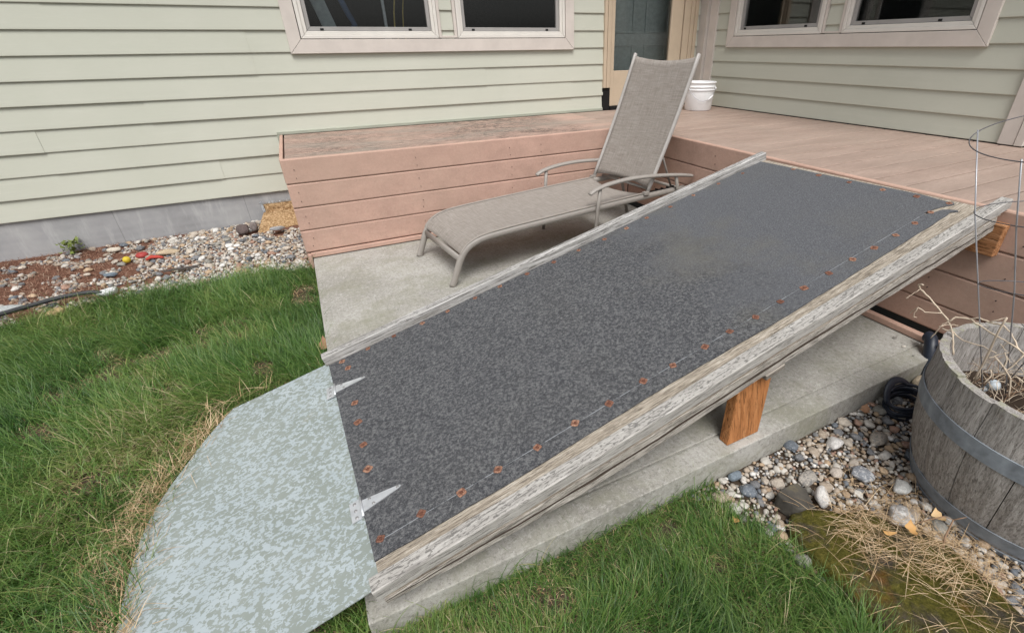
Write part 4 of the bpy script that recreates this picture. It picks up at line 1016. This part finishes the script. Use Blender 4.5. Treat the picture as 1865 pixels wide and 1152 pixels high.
named(-1.28, 3.73, .034, (.16, .20, .24), 'blue-grey oval cobble in front of the yellow ball', 46, (1.1, .8, .6), 0, zoff=.01)
named(-.34, 4.00, .055, (.36, .36, .37), 'flat grey stone leaning on the deck end', 47, (1.1, .8, .5), 1, zoff=.03)
named(-1.66, 3.47, .05, (.40, .42, .42), 'grey flat cobble half under the black hose', 48, (1.2, .8, .6), 0, zoff=.005)
named(-1.42, 3.30, .05, (.50, .36, .20), 'ochre rock where hose and lawn meet', 49, (1.1, .9, .7), 1, zoff=.01)
# individual cobbles
def weightL(x): return 1.0 if x > -1.05 else .42
cnt = 0; tries = 0
while cnt < 148 and tries < 9000:
    tries += 1; x = random.uniform(-2.15, -.19); y = random.uniform(3.3, 4.33)
    if not inpoly(x, y, BED) or inpoly(x, y, FOAM) or random.random() > weightL(x): continue
    r = random.uniform(.016, .029)
    if not GRD.ok(x, y, r, .85 if x > -1.05 else 1.25): continue
    ci = random.choices(range(10), (14, 13, 13, 12, 10, 9, 9, 9, 6, 5))[0]; one_stone(x, y, r, random.choice(SHAPE_ME), stlabel(x, y, r, ci, .0235, LML, 'cobble'), 'cobbles in the bed along the foundation', .004, mat=STM[ci]); cnt += 1
cnt = 0; tries = 0
def nearbarrel(x, y, r=.27): return (x-BX)**2 + (y-BY)**2 < r*r
while cnt < 150 and tries < 9000:
    tries += 1; x = random.uniform(.88, 2.3); y = random.uniform(-.05, .765)
    if not inpoly(x, y, RB) or inpoly(x, y, ROCK) or nearbarrel(x, y, .262): continue
    r = random.uniform(.014, .024) if random.random() < .8 else random.uniform(.024, .03)
    if not GRD.ok(x, y, r, .85): continue
    ci = random.choices(range(10), (12, 15, 14, 10, 11, 12, 9, 6, 9, 4))[0]; one_stone(x, y, r, random.choice(SHAPE_ME), stlabel(x, y, r, ci, .021, LMR, 'pebble'), 'pebbles in the gravel between slab and barrel', .006, mat=STM[ci]); cnt += 1
def gravel(name, n_, region, rmin, rmax, k, box_, kill, zj=.006, wfn=None):
    Vs = []; Fs = []; T = []; base = 0; c_ = 0; t_ = 0
    while c_ < n_ and t_ < n_*14:
        t_ += 1; x = random.uniform(box_[0], box_[1]); y = random.uniform(box_[2], box_[3])
        if not inpoly(x, y, region) or kill(x, y): continue
        if wfn and mnoise.noise(Vector((x*7, y*7, 2)))+random.uniform(-.15, .15) > wfn(x, y): continue
        r = rmin + (rmax-rmin)*random.random()**1.6
        if not GRD.ok(x, y, r, k): continue
        GRD.add(x, y, r*.8); V = SHAPES2[random.randrange(10)]*r
        a_, b_, c2 = random.uniform(-.5, .5), random.uniform(-.5, .5), random.uniform(0, 6.28)
        M_ = np.array(Matrix.Rotation(c2, 3, 'Z') @ Matrix.Rotation(a_, 3, 'X') @ Matrix.Rotation(b_, 3, 'Y'))
        V = V@M_.T + np.array([x, y, gz(x, y)+r*.25+random.uniform(-.3, 1)*zj]); Vs.append(V); Fs.append(IF2+base); base += len(V); T.append(np.full(len(V), random.random())); c_ += 1
    o = fromnp(name, np.concatenate(Vs), np.concatenate(Fs), STN_A, {'tint': np.concatenate(T)}, smooth=True); tag(o, kind='stuff'); return o
g1 = gravel('gravel', 5200, BED, .007, .019, .68, (-2.5, -.175, 3.22, 4.36), lambda x, y: inpoly(x, y, FOAM), wfn=lambda x, y: 1.0 if x > -1.1 + .15*math.sin(y*9) else (-.12 if x > -1.4 else -.22))
tag(g1, 'mixed grey, tan and white river gravel along the foundation', 'gravel')
g2 = gravel('gravel', 5200, RB, .005, .015, .62, (.85, 2.35, -.35, .77), lambda x, y: nearbarrel(x, y, .255) or (inpoly(x, y, ROCK) and random.random() > .06), .010)
tag(g2, 'mixed small river gravel between the slab, the lawn and the barrel', 'gravel')

# mossy edging slab and slate piece
def slabrock(name, poly, zt, th, mat, label, seed, slope=(0, 0), amp=.010):
    n_ = len(poly); cx = sum(p[0] for p in poly)/n_; cy = sum(p[1] for p in poly)/n_
    per = []
    for i in range(n_):
        a_, b_ = poly[i], poly[(i+1) % n_]
        for k in range(4):
            t = k/4; x = a_[0]+(b_[0]-a_[0])*t; y = a_[1]+(b_[1]-a_[1])*t
            j = .008*mnoise.noise(Vector((x*25, y*25, seed))); per.append((x+j, y-j))
    N_ = len(per); V = []; F = []
    rings = [(0, -th), (0, -.010), (.02, .0)] + [(.02+.98*k/14, 0) for k in range(1, 14)]
    for (s_, dz) in rings:
        for (x, y) in per:
            X = x+(cx-x)*s_; Y = y+(cy-y)*s_
            h = zt + slope[0]*(X-cx) + slope[1]*(Y-cy) + amp*mnoise.noise(Vector((X*9, Y*9, seed))) + amp*.6*mnoise.noise(Vector((X*28, Y*28, seed)))
            V.append((X, Y, h+dz))
    V.append((cx, cy, zt+amp*.3)); L_ = len(rings)
    for k in range(L_-1):
        for i in range(N_): F.append((k*N_+i, k*N_+(i+1) % N_, (k+1)*N_+(i+1) % N_, (k+1)*N_+i))
    for i in range(N_): F.append(((L_-1)*N_+i, (L_-1)*N_+(i+1) % N_, len(V)-1))
    mm = MB(); mm.add(V, [f[::-1] for f in F] if False else F); o = mm.build(name, mat, smooth=True); tag(o, label, 'rock'); return o
MP = [(1.06, .555), (1.10, .545), (1.15, .51), (1.20, .475), (1.27, .455), (1.29, .38), (1.36, .32), (1.37, .22), (1.345, .14), (1.30, .05), (1.22, -.05), (1.04, -.06), (.985, .13), (.985, .27), (.995, .41), (1.01, .51)]
slabrock('edging_rock', MP, -.060, .09, MOSS, 'long flat edging rock coated in yellow-green moss between lawn and barrel', 3.0, (-.03, -.02), .016)
sl = Mat('slate', .85, .2); sl.col(sl.ramp(sl.noise(14, 5, .7), [(.3, (.045, .042, .038)), (.6, (.085, .078, .066)), (.8, (.15, .125, .07))])); sl.bump(sl.noise(50, 4), .5, .006)
slabrock('slate_piece', [(1.055, .615), (1.155, .618), (1.17, .585), (1.135, .525), (1.075, .548)], -.052, .06, sl.m, 'dark slate piece at the head of the mossy rock', 8.0, (-.10, .10), .006)

# ------------------------------------------------------------------ grass
def blades(name, pts, length, width, mat, lean=(.3, 1.2), flow=None, tintf=None, segs=5, zfn=gz, curl=1.0, tseed=0):
    n_ = len(pts); x = pts[:, 0]; y = pts[:, 1]
    z = np.array([zfn(a_, b_) for a_, b_ in pts]) - .004
    L_ = length(n_, x, y); az = rng.uniform(0, 2*np.pi, n_)
    if flow is not None:
        fa, fw = flow(x, y); az = np.where(rng.random(n_) < fw, fa + rng.normal(0, .55, n_), az)
    ln = rng.uniform(lean[0], lean[1], n_); w0_ = width*rng.uniform(.65, 1.25, n_)
    dx, dy = np.cos(az), np.sin(az); V = []; al = []; tn = []
    t_ = tintf(n_, x, y)
    wa = az + np.pi/2 + rng.normal(0, .5, n_); wx, wy = np.cos(wa), np.sin(wa)
    px, py, pz_ = x.copy(), y.copy(), z.copy(); ang = ln*.35
    for s_ in range(segs+1):
        f = s_/segs; wd = w0_*(1-f**2.2)*.5 + .00012
        V.append(np.stack([px-wx*wd, py-wy*wd, pz_], 1)); V.append(np.stack([px+wx*wd, py+wy*wd, pz_], 1)); al += [np.full(n_, f)]*2; tn += [t_]*2
        st = L_/segs; px = px + dx*np.sin(ang)*st; py = py + dy*np.sin(ang)*st; pz_ = pz_ + np.cos(ang)*st; ang = np.minimum(ang + ln*curl*.95/segs*1.6, 2.4)
        pz_ = np.maximum(pz_, z + .006)
    V = np.stack(V, 1).reshape(-1, 3); al = np.stack(al, 1).ravel(); tn = np.stack(tn, 1).ravel()
    k = (segs+1)*2; b_ = np.arange(n_)*k; F = np.concatenate([np.stack([b_+2*s_, b_+2*s_+1, b_+2*s_+3, b_+2*s_+2], 1) for s_ in range(segs)])
    o = fromnp(name, V, F, mat, {'tint': tn, 'along': al}, smooth=False); return o
def nz(x, y, s_, o_=0): return np.array([mnoise.noise(Vector((a_*s_+o_, b_*s_, o_*1.7))) for a_, b_ in zip(x, y)])
PLATEP = [(-.07, .93), (-.12, 1.85), (-.38, 1.835), (-.50, 1.75), (-.58, 1.60), (-.635, 1.4), (-.65, 1.2), (-.625, 1.0), (-.61, .765), (-.40, .80), (-.25, .90)]
LAWN = [(-3.2, -.3), (-.139, -.3), (-.139, 3.30), (-.378, 3.31), (-.62, 3.38), (-.87, 3.34), (-1.22, 3.37), (-1.44, 3.33), (-1.64, 3.28), (-3.2, 3.2)]
RL = [(-.14, -.3), (1.2, -.3), (1.02, .0), (.99, .13), (.985, .27), (.985, .36), (.985, .46), (.965, .55), (.925, .64), (.95, .74), (.95, .773), (-.14, .773)]
def sample(poly, n_, box_, kill):
    out = []
    while len(out) < n_:
        P = rng.uniform((box_[0], box_[2]), (box_[1], box_[3]), (n_, 2))
        for x, y in P:
            if inpoly(x, y, poly) and not kill(x, y): out.append((x, y))
            if len(out) >= n_: break
    return np.array(out)
def clump(P, s_, keep):
    n1 = nz(P[:, 0], P[:, 1], s_, 3.1); m_ = (n1*1.4+.62+rng.normal(0, .12, len(P))) > (1-keep); return P[m_]
def flowL(x, y):
    return nz(x, y, 1.6, 2)*4.2 + 3.4, np.clip(.62 + nz(x, y, 2.5, 8)*.8, .1, .92)
def tintL(n_, x, y):
    b_ = nz(x, y, 1.7, 5)*.34 + nz(x, y, 7, 9)*.22 + nz(x, y, 22, 4)*.14
    t_ = .40 + b_*1.1 + rng.normal(0, .14, n_)
    # drier, yellower towards the plate edge and the far left bottom
    dpl = np.clip(1 - np.abs(x+.80)/.30, 0, 1)*np.clip(1-(y-1.9)/.5, 0, 1)*np.clip(1-(.9-y)/.5, 0, 1)
    t_ = t_ + .14*dpl + np.where(rng.random(n_) < .02 + .16*dpl, .42, 0) + .10*np.clip((-x-1.4)/.8, 0, 1)
    return np.clip(t_, 0, 1)
inplate = lambda x, y: inpoly(x, y, PLATEP)
P = clump(sample(LAWN, 190000, (-2.7, -.14, .35, 3.40), inplate), 6.5, .85)
lawn = blades('lawn_grass', P, lambda n_, x, y: np.clip(rng.normal(.100, .032, n_) + nz(x, y, 3, 1)*.06, .03, .20), .0021, GRASS, (.4, 1.9), flowL, tintL)
tag(lawn, 'long uncut green lawn with drier yellow patches', 'grass', kind='stuff')
# thatch under the lawn
P2 = sample(LAWN, 26000, (-2.7, -.14, .35, 3.40), inplate)
th_ = blades('dry_thatch', P2, lambda n_, x, y: rng.uniform(.02, .06, n_), .0026, STRAW, (1.0, 2.2), None, lambda n_, x, y: rng.uniform(0, .7, n_), 3)
tag(th_, 'dry brown thatch at the roots of the lawn', 'thatch', kind='stuff')
def tintR(n_, x, y):
    t_ = .40 + nz(x, y, 3, 5)*.30 + nz(x, y, 11, 9)*.30 + rng.normal(0, .17, n_)
    return np.clip(t_ + np.where(rng.random(n_) < .09, .42, 0), 0, 1)
HOLE = lambda x, y: (x-.69)**2/.0022 + (y-.69)**2/.0012 < 1 or inpoly(x, y, ROCK)
P3_ = clump(sample(RL, 36000, (-.14, 1.1, .0, .772), HOLE), 9, .78)
rl = blades('lawn_grass', P3_, lambda n_, x, y: np.clip(rng.normal(.072, .028, n_) + nz(x, y, 4, 1)*.03, .02, .12)*np.clip(.55+(.80-y)*2.2, .55, 1.2), .0017, GRASS, (.3, 1.6), lambda x, y: (nz(x, y, 3, 2)*5+1.5, np.full(len(x), .55)), tintR)
tag(rl, 'thin patchy green grass in front of the concrete slab', 'grass', kind='stuff')
P4 = sample(RL, 9000, (-.14, 1.1, .0, .772), HOLE)
t2 = blades('dry_thatch', P4, lambda n_, x, y: rng.uniform(.012, .045, n_), .0018, STRAW, (1.0, 2.2), None, lambda n_, x, y: rng.uniform(0, .8, n_), 3)
tag(t2, 'dry straw-coloured thatch under the grass in front of the slab', 'thatch', kind='stuff')
# dry clippings round the plate edge
def near_plate(n_):
    out = []
    while len(out) < n_:
        t = random.random()
        if t < .96: y = random.uniform(.82, 1.80); x = -.09 - ulim((y-.79)/1.033) - .04*(y-.8) + random.gauss(-.035, .040)
        else: x = random.uniform(-.62, -.35); y = 1.86 + abs(random.gauss(0, .05))
        out.append((x, y))
    return np.array(out)
def gzp(x, y):
    g = gz(x, y)
    if inpoly(x, y, [(-.05, .70), (-.09, 1.9), (-.9, 1.9), (-.86, .70)]): g = max(g, .104 - .215*(-.09-x) - .004)
    return g
cl = blades('dry_clippings', near_plate(1000), lambda n_, x, y: rng.uniform(.03, .12, n_), .0014, STRAW, (2.8, 4.6), lambda x, y: (np.full(len(x), 1.2), np.full(len(x), .3)), lambda n_, x, y: rng.uniform(.0, .85, n_), 4, zfn=gzp, curl=.12)
tag(cl, 'dry straw clippings matted round the lower edge of the metal plate', 'clippings', kind='stuff')
# straw over the mossy rock
def rockz(x, y): return -.040 if inpoly(x, y, MP) else gz(x, y)+.016
n_ = 560
c1 = np.stack([rng.normal(1.31, .085, n_), rng.normal(.27, .10, n_)], 1); c2 = np.stack([rng.normal(1.17, .035, 120), rng.normal(.40, .05, 120)], 1); c3 = np.stack([rng.normal(1.43, .07, 360), rng.normal(.30, .17, 360)], 1); c4 = np.stack([rng.uniform(1.0, 1.5, 220), rng.uniform(.0, .6, 220)], 1)
cc = np.concatenate([c1, c2, c3, c4]); cc = np.array([p for p in cc if not nearbarrel(p[0], p[1], .275) and p[0] > .98])
sw = blades('dry_straw', cc, lambda n_, x, y: rng.uniform(.03, .13, n_), .0011, STRAW, (3.2, 4.6), lambda x, y: (np.full(len(x), 2.6), np.full(len(x), .45)), lambda n_, x, y: rng.uniform(.0, .9, n_), 5, zfn=rockz, curl=.10)
tag(sw, 'tangle of bleached straw over the mossy rock and beside the barrel', 'straw', kind='stuff')
# needles and fine litter in the bed
P5 = sample(BED, 9000, (-2.6, -1.0, 3.25, 4.36), lambda x, y: random.random() > (1 if x < -1.35 else .35))
nd = blades('needle_litter', P5, lambda n_, x, y: rng.uniform(.02, .06, n_), .0018, NEEDLE, (1.6, 2.6), None, lambda n_, x, y: rng.random(n_), 3, zfn=lambda x, y: gz(x, y)+.010)
tag(nd, 'red-brown needle litter and bark between the cobbles', 'litter', kind='stuff')
# stray long blades over slab edge
P6 = np.array([(sx-.004-random.random()*.012, random.uniform(1.9, 3.25)) for _ in range(420)] + [(random.uniform(-.1, .95), .772-random.random()*.02) for _ in range(330)])
sb = blades('edge_grass', P6, lambda n_, x, y: rng.uniform(.05, .15, n_), .0017, GRASS, (.4, 1.7), None, tintR, 6)
tag(sb, 'long stray blades of grass growing along the slab edges', 'grass', kind='stuff')

# ------------------------------------------------------------------ small things
def leafmesh(m, M_, L_, Wd, curl=.3, lobes=0, mi=0):
    vs = []; n_ = 10
    for i in range(n_+1):
        t = i/n_; wd = Wd*math.sin(math.pi*min(1, t*1.02))**.7*(1+.28*math.sin(t*lobes*6.28) if lobes else 1)
        for s_ in (-1, -.5, 0, .5, 1): vs.append(M_ @ Vector((t*L_, wd*s_*.5, curl*L_*(t-.5)**2 + abs(s_)*Wd*.16*math.cos(t*5))))
    m.add(vs, [(i*5+j, i*5+j+1, (i+1)*5+j+1, (i+1)*5+j) for i in range(n_) for j in range(4)], mi)
LEAF = flat('dry_leaf_ochre', (.50, .29, .11), .6); LEAFG = flat('weed_leaf', (.15, .19, .045), .5); LEAFB = flat('dry_leaf_brown', (.30, .17, .10), .7)
for (x, y, z, a_, L_, Wd, lab, mt, lb) in ((1.262, .315, -.022, .9, .045, .026, 'ochre curled leaf hanging below the dark twig', LEAF, 2), (1.225, .345, -.028, 2.6, .050, .014, 'narrow ochre leaf on the mossy rock edge', LEAF, 0),
        (1.372, .300, -.012, 1.3, .040, .030, 'broad tan leaf under the bent twig', flat('dry_leaf_tan', (.55, .38, .20), .6), 2), (1.700, .735, -.085, .5, .050, .034, 'tan leaf on the gravel left of the navy coil', LEAFB, 3),
        (-.150, 2.14, -.03, 1.5, .09, .045, 'brown curled leaf at the slab corner by the plate', LEAFB, 2), (.905, .610, -.085, 2., .025, .02, 'tiny orange leaf in the grass beside the pebbles', LEAF, 0)):
    m = MB(); leafmesh(m, Matrix.Translation((x, y, z)) @ Matrix.Rotation(a_, 4, 'Z') @ Matrix.Rotation(-.35, 4, 'Y'), L_, Wd, .8, lb)
    tag(m.build('dry_leaf', mt, smooth=True), lab, 'leaf')
m = MB(); m.tube([(1.325, .262, -.05), (1.345, .275, -.03), (1.378, .285, .012), (1.36, .30, .020), (1.33, .32, .004), (1.30, .335, -.018)], [.0028, .0026, .0022, .002, .0018, .0012], 6)
m.tube([(1.378, .285, .012), (1.40, .268, .030)], [.002, .001], 5)
tag(m.build('dark_twig', STALKD, smooth=True), 'bent dark twig holding leaves beside the barrel', 'twig')
# weed at the foundation
wd_ = thing('weed', 'small yellow-green leafy weed against the concrete foundation', 'weed', (-1.60, 4.29, gz(-1.60, 4.29)))
m = MB()
for i in range(34):
    a_ = random.uniform(0, 6.28); h = random.uniform(.015, .10); r_ = random.uniform(.005, .05)
    leafmesh(m, Matrix.Translation((r_*math.cos(a_), r_*math.sin(a_), h)) @ Matrix.Rotation(a_, 4, 'Z') @ Matrix.Rotation(random.uniform(-.7, .3), 4, 'Y'), random.uniform(.03, .05), random.uniform(.018, .028), .5, 2)
m.build('leaves', LEAFG, wd_, world=False, smooth=True)
m = MB()
for i in range(7): a_ = i*.9; m.tube([(0, 0, -.01), (.015*math.cos(a_), .015*math.sin(a_), .05), (.035*math.cos(a_), .035*math.sin(a_), .10)], .0018, 5)
m.build('stem', LEAFG, wd_, world=False, smooth=True)
# lawn weeds
for (x, y, lab) in ((-.20, .775, 'pale green broad-leaved weed under the plate corner at the bottom edge'), (-.93, 1.82, 'bright green broad-leaved weed in the lawn left of the plate')):
    t_ = thing('weed', lab, 'weed', (x, y, gz(x, y)+.01)); m = MB()
    for i in range(6): a_ = i*1.05+x; leafmesh(m, Matrix.Rotation(a_, 4, 'Z') @ Matrix.Rotation(-.25-.12*(i % 3), 4, 'Y'), .032, .018, .6, 0)
    m.build('leaves', flat('bright_weed_leaf', (.12, .24, .06), .5), t_, world=False, smooth=True)
# black hose on the left
m = MB(); m.tube(CR([(-3.0, 3.0, gz(-3, 3)+.03), (-2.2, 3.12, -.02), (-1.80, 3.24, -.015), (-1.661, 3.319, -.012), (-1.548, 3.379, -.012), (-1.423, 3.426, -.01), (-1.30, 3.43, -.012), (-1.25, 3.42, -.03)], 6), .0125, 12)
tag(m.build('garden_hose', flat('grey_black_rubber', (.035, .037, .04), .5), smooth=True), 'black hose lying along the border between lawn and cobbles', 'hose')
# red toy, yellow ball
m = MB(); m.lathe([(.0001, .0), (.02, .002), (.034, .012), (.036, .022), (.026, .034), (.0001, .038)], 20); 
o = m.build('red_toy', flat('red_plastic', (.34, .05, .045), .55), smooth=True); o.location = (-1.165, 3.99, gz(-1.165, 3.99)+.004); tag(o, 'round red plastic toy lying on the cobbles', 'toy')
m = MB(); m.tube([(0, 0, 0), (.03, .01, .012), (.07, 0, .008), (.10, -.02, .004)], [.012, .018, .014, .006], 10, ry=.6)
o = m.build('red_cloth', flat('red_rag', (.38, .05, .035), .7), smooth=True); o.location = (-1.13, 3.90, gz(-1.13, 3.90)+.018); tag(o, 'crumpled red scrap beside the round red toy', 'scrap')
m = MB(); m.lathe([(.022*math.sin(math.pi*i/10)+.00001, .022-.022*math.cos(math.pi*i/10)) for i in range(11)], 18)
o = m.build('yellow_ball', flat('yellow_plastic', (.60, .46, .04), .5), smooth=True); o.location = (-1.235, 3.93, gz(-1.235, 3.93)+.006); tag(o, 'small yellow ball on the cobbles left of the red toy', 'ball')
m = MB(); m.box(-.09, .09, -.012, .012, 0, .006); o = m.build('bark_strip', flat('dark_bark', (.07, .06, .055), .9), bevel=.002); o.location = (-.90, 3.62, gz(-.9, 3.62)+.028); o.rotation_euler = (.1, .05, .15); tag(o, 'dark flat bark strip lying across the gravel', 'bark')
# black pipe elbow at the slab corner
pp = thing('drain_pipe', 'black perforated plastic pipe end standing between slab corner and barrel', 'pipe', (2.20, .80, -.1))
m = MB(); m.tube(CR([(2.235, .842, .060), (2.225, .822, .058), (2.20, .80, .030), (2.175, .775, -.04), (2.17, .765, -.12)], 5), .026, 16); m.build('body', NAVY, pp, smooth=True)
m = MB()
for i in range(4): c_ = Vector((2.205-.012*i, .790-.011*i+.0, .052-.026*i)); m.tube([c_ + Vector((-.008, -.016, .010)), c_ + Vector((-.012, -.022, .014))], .006, 10)
m.build('hole', BLACKP, pp, smooth=True)
# coiled navy hose
m = MB(); pts = []
for i in range(150):
    a_ = 2*math.pi*i/28; r_ = .066 + .004*math.sin(i*.37); pts.append((1.870+r_*1.25*math.cos(a_), .690+r_*.82*math.sin(a_), gz(1.85, .69)+.014+i*.00042 + .010*math.sin(a_+.8)))
m.tube(pts, .0065, 8); 
tag(m.build('coiled_hose', NAVY, smooth=True), 'small navy-black coil of thin hose on the gravel between slab and barrel', 'hose')
m = MB(); m.tube([(1.87+.085*math.cos(R(a_)), .70+.05*math.sin(R(a_)), -.055+.065*math.sin(R(a_*1.0))) for a_ in range(10, 171, 8)], .014, 10, ry=.35)
tag(m.build('rubber_strap', NAVY, smooth=True), 'black rubber strap arching over the coiled hose', 'strap')
# sprinkler ring in the grass
sp_ = thing('sprinkler_head', 'black sunken sprinkler head with white ring in the grass', 'sprinkler', (.654, .652, gz(.654, .652)))
m = MB(); m.lathe([(.0001, .010), (.022, .010), (.026, .004), (.026, -.03)], 24); m.build('body', BLACKP, sp_, world=False, smooth=True)
m = MB(); m.tube([(.012*math.cos(R(a_)), .012*math.sin(R(a_)), .020) for a_ in range(90, 341, 10)], .0021, 8, up=(0, 0, 1)); m.build('ring', BUCK, sp_, world=False, smooth=True)
# stone chips on the slab
for (x, y, r_, c_, lab) in ((2.20, .948, .010, (.22, .21, .19), 'dark chip on slab nearest the brown trim'), (2.165, .885, .0085, (.60, .56, .50), 'pale round pebble on the slab corner'), (2.13, .824, .006, (.25, .24, .22), 'tiny dark pebble near the slab edge')):
    me = SHAPE_ME[3].copy(); me.materials.clear(); me.materials.append(flat('pebble', c_, .8)); o = bpy.data.objects.new('pebble', me); C.objects.link(o)
    o.location = (x, y, r_*.3+.001); o.scale = (r_*1.3, r_, r_*.6); tag(o, lab, 'pebble')
